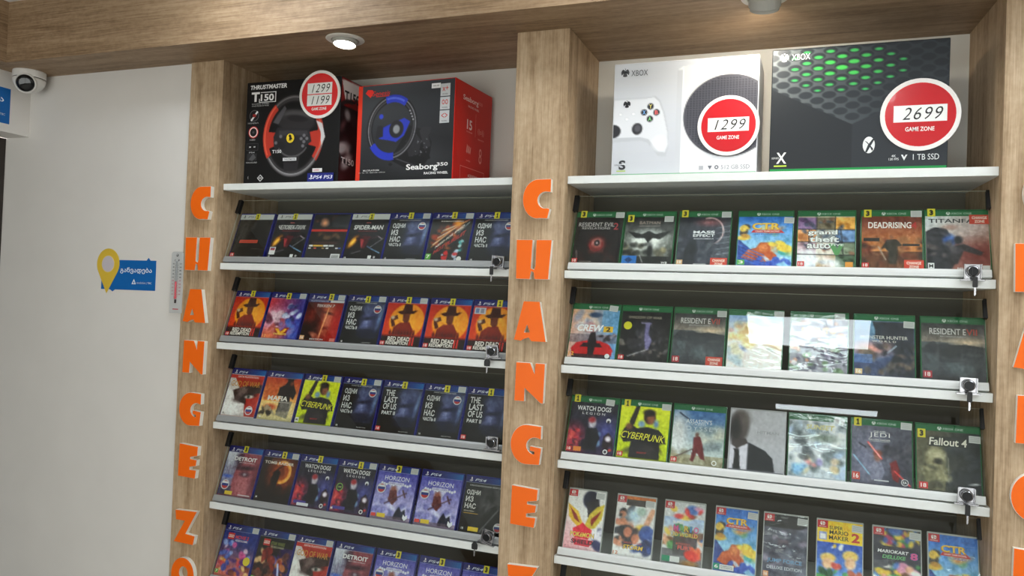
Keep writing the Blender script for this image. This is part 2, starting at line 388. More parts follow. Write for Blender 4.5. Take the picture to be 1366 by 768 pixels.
def key(x, z, bow, label):
    """key hanging from a lock: black bow above, steel blade below"""
    t = thing('key', label, 'key', (x, -.004, z), group=None)
    b = MB()
    if bow == 'wide':
        b.prism([(-.0055, 0), (-.0085, -.004), (-.0085, -.014), (-.007, -.017), (.007, -.017), (.0085, -.014), (.0085, -.004), (.0055, 0), (.003, .0035), (-.003, .0035)], -.0018, .0018)
        zz = -.016
    else:
        b.prism([(-.0042, .004), (-.005, 0), (-.005, -.0175), (-.004, -.019), (.004, -.019), (.005, -.0175), (.005, 0), (.0042, .004)], -.0022, .0022); zz = -.018
    b.build('key_bow', M['hinge'], t, bevel=.0006)
    s = MB(); s.prism([(-.0018, zz), (.0018, zz), (.0018, zz - .006), (.0024, zz - .009), (.0015, zz - .012), (.0022, zz - .0155), (0, zz - .02), (-.0018, zz - .0185)], -.0008, .0008)
    s.build('key_blade', M['chrome'], t)
    return t
key(3.755 * U, 1.889 - .995 * U, 'slim', 'key with slim black head hanging from the topmost lock of the blue-banded bay')
key(3.745 * U, 1.889 - 1.99 * U, 'wide', 'key with broad black head under the lock in front of cowboy-hat orange cases')
key(3.68 * U, 1.889 - 3.965 * U, 'wide', 'key with broad black head hanging in front of the fourth blue-banded shelf')
key(8.335 * U, 1.889 - 1.0 * U, 'slim', 'key hanging from the topmost lock of the green-banded bay')
key(8.317 * U, 1.889 - 2.005 * U, 'slim', 'key hanging from the second lock down in the green-banded bay')
key(8.325 * U, 1.889 - 2.99 * U, 'slim', 'key hanging from the third lock down in the green-banded bay')
# ------------------------------------------------------------------ raised letters on the pillars
def arc(cx, cy, rx, ry, a0, a1, n=14): return [(cx + rx * math.cos(math.radians(a0 + (a1 - a0) * k / n)), cy + ry * math.sin(math.radians(a0 + (a1 - a0) * k / n))) for k in range(n + 1)]
GL = {
 'C': [(.97, .99)] + arc(.52, .5, .52, .5, 80, 285, 22) + [(.9, .0), (.97, .2)] + arc(.80, .46, .27, .2, 300, 60 + 30, 10)[::1] + [(.97, .66)],
 'H': [(0, 1), (.46, 1), (.44, .28), (.53, .24), (.56, .33), (.57, 1), (1, 1), (.94, 0), (.55, 0), (.52, .17), (.45, .2), (.42, .0), (.02, 0)],
 'A': [(.27, 1), (.40, 1), (.40, .42), (.31, .21), (.5, .22), (.40, .42), (.40, 1), (.77, 1), (1, 0), (.56, 0), (.47, .09), (.31, .05), (.22, 0), (0, .02)],
 'N': [(.02, 1), (.5, 1), (.66, .72), (.68, 1), (1, 1), (.98, 0), (.9, 0), (.34, .36), (.34, .02), (0, .02)],
 'G': [(.98, .97)] + arc(.52, .5, .52, .5, 75, 285, 22) + [(.95, .03), (1, .42), (.62, .4), (.62, .3), (.78, .26)] + arc(.78, .46, .26, .2, 270, 90, 10) + [(.98, .66)],
 'E': [(.02, 1), (1, .96), (.98, .68), (.62, .63), (.62, .57), (.96, .56), (.93, .38), (.6, .33), (.6, .25), (.95, .25), (.9, 0), (0, .02)],
 'Z': [(.02, .97), (1, 1), (.52, .3), (.95, .27), (.88, 0), (0, .02), (.47, .68), (.06, .68)],
 'O': arc(.5, .5, .5, .5, 90, 450, 36) + arc(.54, .55, .2, .2, 450, 90, 20),
}
GL['C'] = [(.97, 1.0), (.97, .67)] + arc(.80, .47, .28, .21, 75, 285, 12) + [(.95, .24), (.88, .0)] + arc(.52, .5, .52, .5, 280, 90, 22)
GL['G'] = [(.98, .98), (.98, .66)] + arc(.80, .48, .28, .21, 80, 285, 12)[:-1] + [(.78, .26), (.78, .34), (.63, .36), (.64, .47), (1, .44), (.95, .02)] + arc(.52, .5, .52, .5, 275, 85, 22)
ZL = [1.824, 1.664, 1.501, 1.340, 1.178, 1.016, .811, .663]
ORD = ['topmost', 'second', 'third', 'fourth', 'fifth', 'sixth', 'seventh', 'eighth']
def letter(ch, xc, zc, w, label, group):
    t = thing('sign_letter', label, 'letter', (xc, 0, zc), group=group); h = .104
    P = [((u - .5) * w, (v - .5) * h) for u, v in GL[ch]]
    b = MB(); b.prism(P, -.0145, -.0003); b.build('letter_body', M['letterwhite'], t)
    # face slightly drawn in from the body's edge
    q = []; n = len(P); sg = 1 if sum(P[i][0] * P[(i + 1) % n][1] - P[(i + 1) % n][0] * P[i][1] for i in range(n)) > 0 else -1
    for i in range(n):
        a, c, d = Vector(P[i - 1]), Vector(P[i]), Vector(P[(i + 1) % n])
        e1 = (c - a).normalized() if (c - a).length > 1e-6 else Vector((1, 0)); e2 = (d - c).normalized() if (d - c).length > 1e-6 else e1
        nn = Vector((-e1.y - e2.y, e1.x + e2.x)); nn = nn.normalized() if nn.length > .3 else Vector((-e1.y, e1.x))
        q.append(tuple(c + nn * ((0 if ch in 'AO' else .0008) * sg)))
    f = MB(); f.prism(q, -.0158, -.0144); f.build('letter_face', M['orange'], t)
WL = {'C': .080, 'H': .098, 'A': .088, 'N': .082, 'G': .086, 'E': .074, 'Z': .086, 'O': .088}
for xc, where, n in ((-.057, 'leftmost oak pillar', 8), (1.0615, 'middle oak pillar', 7), (2.204, 'rightmost oak pillar', 6)):
    for i, ch in enumerate('CHANGEZO'[:n]):
        dx = {'C': .004, 'H': .0, 'A': -.002, 'N': .002, 'G': -.002, 'E': -.001, 'Z': 0, 'O': -.003}[ch]
        letter(ch, xc + dx, ZL[i], WL[ch], 'raised orange letter %s with white sides, %s on the %s' % (ch, ORD[i], where), 'orange letters on the ' + where)
# ------------------------------------------------------------------ printed covers
CW, CH = .1290, .1495          # part of the insert that shows above the rail
def logo_ps(s, u, v, k, c):
    s.flat([(u, v + .5 * k), (u, v - .55 * k), (u + .16 * k * 1.2, v - .62 * k), (u + .42 * k, v - .4 * k), (u + .44 * k, v - .1 * k), (u + .3 * k, v), (u + .16 * k, v - .05 * k), (u + .16 * k, v + .55 * k)], c)
    s.flat([(u - .5 * k, v + .3 * k), (u - .1 * k, v + .12 * k), (u - .1 * k, v + .3 * k), (u - .3 * k, v + .42 * k)], c)
    s.flat([(u + .24 * k, v + .14 * k), (u + .62 * k, v + .12 * k), (u + .66 * k, v + .24 * k), (u + .26 * k, v + .44 * k)], c)
def logo_xb(s, u, v, r, c, bg):
    s.disc(u, v, r, c); rv = r * s.asp
    for sx in (-1, 1): s.flat([(u + sx * r * .62, v + rv * .95), (u + sx * r * .86, v + rv * .75), (u + sx * r * .05, v - rv * .5), (u - sx * r * .55, v - rv * .95), (u - sx * r * .2, v - rv * 1.0), (u + sx * r * .12, v - rv * .55)], bg)
def band(s, kind):
    if kind == 'ps4':
        s.grad((22, 26, 104), (20, 105, 180), .45, 0, 1, 0, box=(0, 0, 1, .112)); s.patch(0, .111, 1, .116, (150, 165, 205))
        logo_ps(s, .11, .058, .074, (235, 228, 240)); s.t('PS4', .34, .06, .048, (222, 228, 245), .27, .02, .25)
    elif kind == 'ps5':
        s.rect(0, 0, 1, .115, (212, 213, 214)); s.patch(0, .0, 1, .112, (212, 213, 214)); logo_ps(s, .11, .058, .066, (30, 30, 34)); s.t('PS5', .36, .06, .045, (90, 92, 98), .27, -.005, .25)
    elif kind in ('xb', 'xb1'):
        g = (16, 104, 56); s.rect(0, 0, 1, .088, g); s.patch(0, 0, 1, .086, g); logo_xb(s, .37 if kind == 'xb' else .40, .044, .034, (215, 228, 220), g)
        s.t('XBOX ONE' if kind == 'xb' else 'XBOX', .58 if kind == 'xb' else .54, .046, .034, (190, 214, 200), .33 if kind == 'xb' else .2, 0)
    elif kind == 'sw':
        s.patch(0, 0, .235, .115, (206, 34, 46)); w = (240, 235, 232)
        s.flat([(.075, .02), (.108, .02), (.108, .075), (.075, .075), (.06, .06), (.06, .035)], w); s.flat([(.122, .02), (.15, .02), (.168, .035), (.168, .06), (.15, .075), (.122, .075)], w)
        s.disc(.087, .036, .011, (206, 34, 46), 10); s.disc(.145, .052, .012, (206, 34, 46), 10); s.t('NINTENDO', .117, .095, .016, w, .16)
    return s
def rate(s, t='18', c=(196, 36, 40), u=.065, v=.945, w=.12, h=.085):
    s.patch(u - w / 2, v - h / 2, u + w / 2, v + h / 2, c); s.t(t, u, v, h * .6, (245, 240, 235), w * .62, .02)
def flag(s, u, v, r):
    s.disc(u, v, r, (205, 205, 210)); s.disc(u, v, r * .8, (190, 60, 62)); s.flat([(u - r * .8, v - r * s.asp * .3), (u + r * .8, v - r * s.asp * .3), (u + r * .78, v + r * s.asp * .25), (u - r * .78, v + r * s.asp * .25)], (46, 60, 130))
    s.flat([(u - r * .8, v - r * s.asp * .25), (u - r * .5, v - r * s.asp * .62), (u + r * .5, v - r * s.asp * .62), (u + r * .8, v - r * s.asp * .25)], (225, 225, 228))
def new(base=(38, 38, 42), w=CW, h=CH, nx=50, ny=62): return Sheet(w, h, nx, ny, base)
WHT = (236, 236, 236)
def c_greyred():
    s = new((52, 50, 50)); s.grad((62, 60, 58), (40, 39, 40), .2, 0, .8, 1); s.poly([(.18, .12), (.55, .12), (.3, .6), (.05, .9)], (66, 64, 63), .6); s.ell(.6, .5, .22, .3, (44, 43, 44), .2)
    s.line(.2, .2, .06, .85, .004, (86, 84, 82)); s.line(.52, .2, .5, .3, .006, (110, 110, 112)); s.line(.6, .8, .95, .82, .004, (110, 105, 100)); s.noise(4, 3)
    s.patch(.18, .60, .72, .672, (188, 70, 52)); s.t('D E A T H L O O P', .45, .636, .036, (120, 50, 42), .44); rate(s); s.t('A', .88, .97, .03, (160, 160, 160)); return s, 'ps5'
def c_redblack(title, red):
    s = new((36, 35, 40)); s.grad((46, 45, 52), (28, 27, 30), .5, .1, .5, 1)
    s.ell(.17, .62, .07, .13, (222, 140, 40), .08, 35); s.ell(.16, .64, .03, .07, (250, 205, 90), .05, 35)
    s.ell(.48, .52, .075, .08, (58, 30, 42), .03); s.poly([(.3, .52), (.42, .5), (.62, .5), (.56, .66), (.5, .78), (.42, .74)], (92, 32, 44)); s.poly([(.36, .55), (.46, .57), (.43, .78)], (170, 66, 66), .8)
    s.line(.56, .56, .82, .5, .016, (70, 50, 58)); s.line(.82, .5, .92, .55, .012, (150, 140, 145)); s.line(.26, .55, .4, .53, .02, (60, 36, 46)); s.line(.66, .74, .96, .54, .004, (180, 180, 185))
    s.line(.58, .72, .72, .78, .012, (90, 110, 140)); s.line(.72, .78, .94, .86, .010, (130, 170, 205)); s.line(.2, .88, .42, .82, .006, (150, 150, 155)); s.noise(5, 5)
    s.t('MARVEL', .48, .195, .026, (225, 120, 115), .12, .03); s.t(title, .5, .30, .10, (222, 220, 218), .78, .035, .06); s.t('MILES MORALES', .5, .385, .026, (130, 44, 48), .5)
    if red: s.patch(.03, .76, .2, .93, (225, 222, 224)); s.patch(.05, .79, .18, .835, (170, 60, 70)); s.patch(.05, .775, .18, .79, (70, 80, 140))
    s.patch(.66, .92, .75, .99, (225, 225, 225)); s.disc(.83, .955, .03, (180, 180, 182)); s.t('18', .06, .975, .04, WHT); return s, 'ps5'
def c_back():
    s = new((58, 56, 56)); s.rect(0, 0, 1, .34, (46, 46, 50)); s.blobs(9, (.05, .08, .6, .28), [(70, 80, 92), (150, 92, 70), (60, 66, 76)], .03, .07, 4, .7, .06); s.ell(.33, .2, .09, .07, (224, 160, 120), .1)
    s.rect(.55, .06, 1, .3, (64, 66, 70)); s.rect(0, .345, 1, .4, (178, 62, 54)); s.rect(0, .4, 1, .7, (46, 42, 42)); s.blobs(8, (.15, .45, .85, .6), [(120, 100, 80), (160, 140, 90), (80, 90, 100), (90, 60, 50)], .03, .07, 9, .8, .05)
    for i, (u, c) in enumerate(((.05, (225, 225, 225)), (.16, (214, 168, 70)), (.45, (225, 225, 225)), (.6, (205, 205, 208)))): s.patch(u, .70, u + (.1, .28, .13, .14)[i], .735, c)
    for k in range(5): s.patch(.1, .63 + k * .012, .9 - .08 * (k % 3), .634 + k * .012, (110, 80, 76))
    for u, c in ((.05, (200, 200, 205)), (.2, (200, 90, 70)), (.42, (150, 130, 90)), (.54, (220, 220, 220)), (.8, (220, 220, 220)), (.88, (60, 90, 170))): s.patch(u, .76, u + .07, .79, c)
    s.patch(.72, .9, .97, 1, (222, 222, 224))
    for k in range(9): s.patch(.75 + k * .022, .93, .76 + k * .022, .99, (60, 60, 64))
    return s, None
def c_dusk(lang, flagged):
    """dark cover, cold blue haze on the right, condensed white title down the left"""
    s = new((34, 34, 38)); s.ell(.72, .5, .27, .36, (70, 76, 112), .22, 6); s.ell(.7, .24, .26, .12, (90, 98, 132), .12); s.ell(.62, .58, .10, .17, (116, 122, 160), .12, -10); s.ell(.8, .6, .1, .2, (58, 62, 92), .14); s.ell(.93, .46, .035, .2, (116, 138, 176), .06, 8); s.blobs(9, (.5, .18, .9, .8), [(104, 110, 146), (60, 64, 94), (80, 86, 120)], .02, .05, 5, .5, .05)
    s.ell(.62, .47, .16, .03, (34, 36, 56), .06, -8); s.ell(.72, .78, .2, .1, (40, 42, 58), .14); s.ell(.6, .72, .12, .02, (44, 46, 66), .05); s.grad((30, 30, 34), (30, 30, 34), 0, .9, 0, 1, (0, .88, 1, 1), .7); s.noise(4, 8)
    rows = (('ОДНИ', .27, .32), ('ИЗ', .41, .17), ('НАС', .555, .26), ('ЧАСТЬ II', .675, .31)) if lang == 'ru' else (('THE', .23, .24), ('LAST', .365, .33), ('OF US', .50, .34), ('PART II', .63, .34))
    for i, (t, v, w) in enumerate(rows): s.t(t, .08, v, .12 if i < 3 else .07, (226, 226, 226), w, .03, 0, 'l')
    if lang == 'ru':
        s.t('ПОЛНОСТЬЮ НА РУССКОМ ЯЗЫКЕ', .5, .145, .022, (210, 210, 212), .55); s.t('18', .07, .97, .035, WHT)
        if flagged: flag(s, .83, .27, .1)
    else: rate(s)
    s.t('NAUGHTY DOG', .72, .975, .018, (200, 200, 200), .24); return s, 'ps4'
def c_streaks():
    s = new((40, 38, 40)); s.blobs(26, (.05, .2, .75, .75), [(160, 66, 30), (110, 44, 26), (200, 110, 50), (60, 38, 34)], .02, .06, 6, .8, .05)
    for k in range(9): s.line(.1 + .03 * k, .72 - .05 * k, .62 + .04 * k, .28 - .02 * k, .008, [(214, 150, 70), (240, 226, 200), (150, 50, 36)][k % 3])
    s.line(.7, .4, .93, .18, .006, (170, 190, 190)); s.blobs(8, (.7, .55, .9, .8), [(90, 170, 170), (60, 110, 120), (190, 220, 220)], .015, .035, 3); s.blobs(10, (.4, .8, .75, .97), [(60, 110, 190), (200, 60, 60), (190, 200, 220)], .02, .05, 2); s.ell(.65, .2, .1, .06, (224, 150, 50), .08)
    s.t('REMASTERED', .5, .165, .028, (225, 215, 210), .55); s.t('HOT PURSUIT', .18, .84, .085, (196, 52, 44), .7, .03, .2, 'l', -.45); s.t('NEED FOR SPEED', .2, .73, .05, (240, 232, 215), .62, .02, .2, 'l', -.48)
    rate(s, '7', (90, 170, 60), .07, .92, .13, .12); s.disc(.83, .96, .06, (226, 226, 226)); return s, 'ps4'
def c_sun(sale=0):
    s = new((196, 62, 32)); s.grad((190, 52, 34), (206, 84, 38), 0, .1, 0, .9); s.ell(.56, .48, .44, .36, (232, 148, 44), .03); s.ell(.5, .5, .3, .26, (238, 164, 56), .1)
    s.poly([(.28, .30), (.42, .26), (.44, .13), (.64, .13), (.66, .27), (.80, .25), (.7, .33), (.4, .35)], (74, 34, 26)); s.poly([(.44, .33), (.62, .33), (.62, .48), (.54, .54), (.46, .47)], (110, 58, 38)); s.poly([(.26, .62), (.4, .52), (.64, .5), (.78, .68), (.74, .78), (.26, .78)], (132, 48, 30))
    s.poly([(.14, .42), (.3, .36), (.34, .44), (.24, .48), (.3, .58), (.22, .62), (.16, .5)], (90, 46, 34)); s.ell(.2, .42, .05, .035, (200, 180, 160), .04)
    R = random.Random(3)
    for k in range(9): u = .2 + k * .075; s.ell(u, .74 + R.random() * .03, .03, .07, (92, 30, 24), .03)
    s.rect(0, .805, 1, 1, (50, 26, 22)); s.grad((150, 40, 28), (50, 26, 22), 0, .77, 0, .83, (0, .76, 1, .83), .7)
    s.noise(5, 12); s.t('RED DEAD', .46, .855, .085, (236, 228, 220), .56, .045); s.t('REDEMPTION', .43, .94, .07, (236, 228, 220), .56, .045); s.t('II', .79, .895, .17, (200, 44, 36), .11, .05); rate(s, '18', (200, 46, 44), .06, .95)
    if sale: s.patch(.03, .14, .3, .27, (206, 205, 215)); s.patch(.06, .16, .14, .25, (120, 140, 190)); s.patch(.18, .16, .26, .25, (150, 150, 170))
    return s, 'ps4'
def c_redblue():
    s = new((120, 90, 150)); s.grad((206, 70, 84), (66, 72, 156), 0, .3, 1, .5); s.ell(.2, .6, .3, .25, (214, 160, 180), .3); s.blobs(16, (.05, .45, .5, .85), [(232, 222, 226), (170, 70, 70), (208, 180, 190), (90, 40, 60)], .03, .08, 4, .85, .04)
    s.blobs(18, (.5, .25, .95, .6), [(66, 76, 130), (150, 164, 200), (40, 44, 84), (200, 208, 226)], .02, .06, 7, .85, .03); s.blobs(14, (.45, .6, .95, .95), [(70, 100, 180), (140, 120, 170), (110, 140, 200)], .03, .08, 8, .7, .05); s.ell(.2, .95, .3, .12, (220, 120, 80), .2)
    s.poly([(.3, .76), (.42, .76), (.5, .84), (.6, .76), (.74, .75), (.66, .93), (.38, .94)], (150, 50, 36)); s.poly([(.34, .78), (.44, .78), (.52, .86), (.62, .78), (.7, .78), (.56, .92), (.48, .92)], (224, 170, 60)); s.noise(7, 2)
    s.t('STREET FIGHTER', .52, .9, .04, (250, 214, 110), .38, .03); s.t('12', .08, .95, .06, (245, 190, 120), .1, .03); return s, 'ps4'
def c_crimson():
    s = new((96, 30, 30)); s.grad((70, 26, 28), (150, 40, 34), 0, 0, .9, .8); s.ell(.52, .52, .33, .38, (150, 72, 56), .16); s.ell(.64, .5, .18, .3, (186, 106, 82), .14); s.ell(.36, .55, .13, .3, (78, 30, 28), .12); s.ell(.66, .40, .12, .02, (60, 26, 26), .05, 10); s.ell(.62, .72, .12, .03, (120, 44, 38), .05)
    s.ell(.12, .82, .3, .22, (44, 26, 28), .2); s.ell(.9, .6, .12, .3, (176, 44, 36), .2); s.line(.62, .28, .52, .96, .012, (236, 170, 120)); s.blobs(5, (.3, .84, .5, .98), [(190, 120, 96), (150, 80, 66)], .03, .05, 3, .8, .05); s.noise(6, 5)
    s.patch(0, .118, .62, .165, (58, 60, 120)); s.patch(.62, .118, 1, .165, (214, 214, 220)); s.t('PLAYSTATION VR', .32, .142, .028, (210, 214, 235), .5); s.t('TEKKEN 7', .52, .24, .06, (232, 224, 220), .5, .02, .2); rate(s, '16', (226, 170, 120), .07, .94); s.patch(.84, .93, .98, .995, (220, 120, 110)); s.t('EDITION', .48, .965, .03, WHT, .36); return s, 'ps4'
def c_redcloth():
    s = new((206, 198, 196)); s.poly([(.1, .14), (1, .14), (1, 1), (.7, 1), (.6, .7), (.35, .4)], (172, 58, 46)); s.ell(.2, .8, .3, .25, (224, 220, 220), .2); s.poly([(.16, .46), (.5, .36), (1, .3), (1, .48), (.6, .56), (.66, .75), (.3, .66)], (70, 52, 50)); s.ell(.66, .56, .22, .05, (52, 40, 40), .05, -6)
    s.ell(.7, .58, .13, .035, (196, 186, 180), .03, -4); s.ell(.68, .58, .04, .035, (60, 70, 66), .03); s.blobs(10, (.25, .4, .6, .7), [(90, 74, 72), (60, 46, 46), (130, 110, 106)], .03, .07, 3, .6, .06); s.ell(.05, .5, .12, .1, (230, 226, 226), .1); s.noise(6, 6)
    s.patch(0, .118, 1, .195, (200, 52, 44)); s.t('ХИТЫ PLAYSTATION', .52, .157, .042, (245, 226, 220), .62, .02); s.t('GOD OF WAR', .5, .31, .12, (206, 146, 58), .86, .02); flag(s, .8, .87, .11); s.t('18', .07, .96, .04, (40, 40, 40)); return s, 'ps4'
def c_sunset():
    s = new((200, 90, 40)); s.grad((186, 66, 34), (230, 176, 100), 0, .1, 0, .62); s.grad((230, 196, 130), (196, 184, 140), 0, .62, 0, 1, (0, .62, 1, 1)); s.poly([(.04, .42), (.2, .32), (.22, .2), (.3, .3), (.36, .2), (.4, .4), (.4, .6), (.04, .6)], (196, 90, 46), .7)
    s.poly([(.44, .32), (.56, .26), (.62, .2), (.62, .12), (.78, .12), (.8, .2), (.86, .3), (.94, .4), (.9, .56), (.8, .5), (.86, .8), (.5, .84), (.54, .5), (.42, .5)], (44, 34, 36)); s.ell(.7, .12, .12, .025, (36, 28, 30)); s.ell(.76, .22, .05, .05, (120, 72, 50), .04); s.poly([(.56, .6), (.9, .6), (.84, .96), (.5, .9)], (120, 116, 110), .8)
    s.ell(.3, .74, .16, .06, (180, 80, 40), .06); s.blobs(9, (.08, .76, .42, .9), [(70, 62, 56), (150, 140, 120), (48, 42, 40)], .02, .05, 5, .9, .03); s.noise(6, 9)
    s.t('MAFIA', .46, .55, .1, (238, 232, 224), .58, .05); s.t('DEFINITIVE EDITION', .56, .63, .022, (220, 210, 200), .5); s.t('M', .08, .96, .04, WHT); return s, 'ps4'
def c_yellow(kind='ps4'):
    s = new((206, 214, 44)); s.grad((220, 226, 60), (176, 190, 30), 0, .1, 0, 1); s.poly([(.34, 0), (.42, 0), (.3, .42), (.22, .46), (.2, .36)], (48, 42, 44)); s.poly([(.1, .5), (.22, .4), (.36, .48), (.56, .44), (.8, .48), (.94, .6), (.96, .72), (.84, .7), (.86, 1), (.24, 1), (.26, .72), (.12, .74), (.04, .64)], (46, 44, 48))
    s.ell(.6, .27, .12, .12, (70, 48, 44), .03); s.ell(.63, .31, .08, .08, (150, 96, 72), .05); s.ell(.59, .19, .12, .06, (48, 38, 38), .04); s.ell(.45, .4, .07, .06, (130, 160, 190), .05, 30); s.ell(.74, .38, .05, .07, (120, 150, 190), .05); s.ell(.2, .46, .07, .06, (120, 84, 66), .05)
    s.blobs(12, (.25, .55, .85, .95), [(62, 60, 64), (36, 34, 38), (76, 70, 70)], .03, .07, 5, .7, .05); s.noise(5, 3); s.t('CYBERPUNK', .5, .60, .12, (232, 226, 60), .88, .0, .35, 'c', .04); s.t('2077', .5, .9, .025, (200, 60, 60), .2)
    if kind == 'ps4': s.patch(.0, .9, .1, .99, (225, 225, 220)); s.t('M', .05, .945, .05, (30, 30, 30))
    else: rate(s)
    return s, kind
def c_profile():
    s = new((150, 84, 92)); s.grad((206, 208, 218), (110, 110, 140), 0, .12, 0, .9, (0, 0, .42, 1)); s.poly([(.36, .12), (1, .12), (1, 1), (.34, 1), (.3, .7), (.36, .4)], (142, 76, 86)); s.ell(.7, .75, .3, .35, (168, 104, 110), .25); s.ell(.62, .42, .3, .045, (70, 44, 58), .06, -4); s.ell(.64, .55, .14, .05, (82, 54, 70), .06); s.ell(.64, .55, .05, .03, (150, 140, 150), .03); s.ell(.96, .7, .12, .25, (104, 54, 66), .16); s.ell(.38, .25, .1, .14, (70, 56, 74), .12)
    for k in range(6): s.rect(.02 + .055 * k, .3 + .04 * (k * 7 % 4), .05 + .055 * k, .8, (120 + 8 * (k % 3), 124, 150), .6)
    s.rect(0, .82, .34, 1, (70, 66, 84), .8); s.ell(.15, .62, .12, .03, (80, 110, 200), .05); s.noise(5, 4); s.t('DETROIT', .56, .235, .085, (240, 238, 240), .66, .045); s.t('BECOME HUMAN', .62, .31, .02, (220, 200, 205), .45); flag(s, .15, .80, .12); s.patch(.2, .92, .42, .995, (222, 190, 60)); s.patch(.6, .965, .95, .985, (210, 200, 205)); return s, 'ps4'
def c_eclipse():
    s = new((52, 34, 28)); s.grad((58, 44, 44), (36, 26, 24), 0, .1, 0, 1); s.ell(.62, .42, .36, .32, (150, 72, 30), .3); s.ring(.62, .4, .22, .2, .035, (240, 176, 90), 250, 140); s.ell(.6, .4, .19, .17, (196, 100, 36), .1); s.ell(.56, .4, .16, .15, (120, 58, 28), .12)
    s.poly([(.4, .42), (.5, .36), (.58, .4), (.56, .6), (.52, .74), (.54, 1), (.36, 1), (.4, .7), (.34, .56)], (40, 28, 26)); s.line(.36, .44, .62, .26, .01, (44, 30, 28)); s.blobs(14, (0, .7, 1, 1), [(46, 36, 32), (60, 44, 38), (30, 24, 24)], .04, .1, 4, .7, .06); s.noise(6, 7); s.t('TOMB RAIDER', .48, .225, .06, (232, 224, 214), .84, .03); s.t('SHADOW OF THE', .5, .175, .016, (160, 140, 130), .5); s.t('M', .07, .95, .04, WHT); return s, 'ps4'
def c_neon(kind, seal=0):
    s = new((40, 40, 52)); s.grad((48, 48, 60), (52, 44, 70), 0, .1, 0, 1); s.ell(.8, .6, .2, .2, (86, 90, 150), .3); s.ell(.12, .8, .22, .25, (170, 60, 80), .25); s.blobs(18, (0, .6, .35, .98), [(190, 64, 70), (120, 50, 90), (220, 110, 100), (50, 36, 56)], .015, .05, 3, .8, .03)
    s.blobs(12, (.35, .62, .7, .98), [(40, 46, 66), (70, 110, 150), (30, 32, 44), (120, 150, 180)], .02, .06, 6, .8, .03); s.ell(.5, .46, .08, .10, (196, 190, 200), .05); s.ell(.48, .4, .07, .05, (170, 60, 66), .05); s.poly([(.38, .56), (.6, .54), (.68, .72), (.6, .95), (.36, .95)], (36, 36, 46)); s.poly([(.76, .68), (.86, .6), (.96, .72), (.98, 1), (.74, 1)], (50, 32, 42)); s.ell(.86, .72, .06, .05, (220, 210, 220), .04)
    s.blobs(6, (.7, .9, .95, 1), [(200, 70, 60), (70, 60, 90)], .02, .05, 2); s.noise(7, 3); s.disc(.83, .4, .05, (220, 220, 226), 14); s.disc(.83, .42, .03, (50, 48, 60), 12)
    s.t('WATCH DOGS', .5, .2, .085, (236, 236, 238), .72, .03); s.t('L E G I O N', .5, .29, .045, (220, 220, 224), .48, .01); s.disc(.83, .95, .05, (226, 226, 228)); s.disc(.83, .95, .03, (70, 66, 80))
    if seal: s.disc(.14, .53, .09, (130, 180, 90)); s.disc(.14, .53, .07, (40, 50, 44)); s.t('GAME', .14, .53, .03, (180, 200, 120), .1)
    if kind == 'ps4': s.patch(.05, .9, .4, .96, (70, 60, 140)); s.patch(.16, .94, .48, 1, (225, 225, 232)) if not seal else s.t('M', .05, .95, .05, WHT)
    else: rate(s); s.patch(.16, .9, .32, .98, (224, 130, 50))
    return s, kind
def c_violet():
    s = new((112, 106, 176)); s.grad((86, 86, 168), (172, 166, 206), 0, .12, 0, .7); s.poly([(.3, .3), (.7, .3), (.56, .5), (.42, .5)], (206, 204, 226), .8); s.blobs(22, (.05, .66, .95, .9), [(196, 194, 220), (150, 148, 200), (222, 222, 236), (110, 110, 170)], .03, .09, 5, .8, .05)
    s.ell(.46, .46, .08, .09, (150, 96, 84), .06); s.poly([(.38, .46), (.54, .44), (.6, .62), (.5, .74), (.36, .64)], (110, 66, 68)); s.line(.3, .72, .8, .48, .012, (86, 60, 72)); s.line(.7, .44, .78, .56, .016, (96, 70, 80)); s.poly([(.55, 1), (.6, .86), (.68, .74), (.76, .84), (.84, .78), (.9, 1)], (40, 44, 62)); s.poly([(.4, 1), (.46, .84), (.54, .9), (.58, 1)], (120, 124, 170)); s.rect(0, .95, 1, 1, (120, 100, 110), .6); s.noise(7, 8)
    for k in range(13): s.disc(.14 + k * .06, .335 + .01 * (k % 3), .03, (226, 226, 240), 8)
    s.t('HORIZON', .5, .23, .085, (240, 240, 248), .62, .0); s.t('ZERO DAWN', .5, .335, .02, (110, 110, 170), .4); flag(s, .15, .44, .115); s.patch(.02, .92, .14, .98, (214, 70, 60)); s.patch(.17, .91, .38, .985, (222, 190, 56)); s.flat([(.83, .88), (.88, .92), (.93, .88), (.94, .95), (.88, 1), (.82, .95)], (230, 230, 236)); return s, 'ps4'
def c_mono():
    s = new((48, 48, 50)); s.ell(.72, .4, .3, .3, (84, 84, 86), .3); s.ell(.62, .36, .12, .14, (44, 44, 46), .06); s.poly([(.55, .6), (.75, .5), (1, .62), (1, 1), (.48, 1)], (34, 34, 36)); s.line(.9, .5, .5, .98, .012, (110, 112, 114)); s.blobs(9, (.5, .2, 1, .6), [(60, 60, 62), (100, 100, 102)], .03, .07, 5, .6, .06); s.noise(6, 9)
    for t, v, w in (('ОДНИ', .3, .32), ('ИЗ', .42, .18), ('НАС', .545, .26)): s.t(t, .06, v, .1, (228, 228, 226), w, .03, 0, 'l')
    s.t('ОБНОВЛЕННАЯ ВЕРСИЯ', .5, .165, .028, (196, 196, 196), .8); s.t('REMASTERED', .06, .64, .025, (210, 205, 190), .24, 0, 0, 'l'); s.patch(.06, .675, .4, .685, (200, 160, 60)); s.patch(.22, .92, .46, .995, (222, 190, 56)); s.t('18', .09, .96, .04, WHT); flag(s, .9, .88, .1); return s, 'ps4'
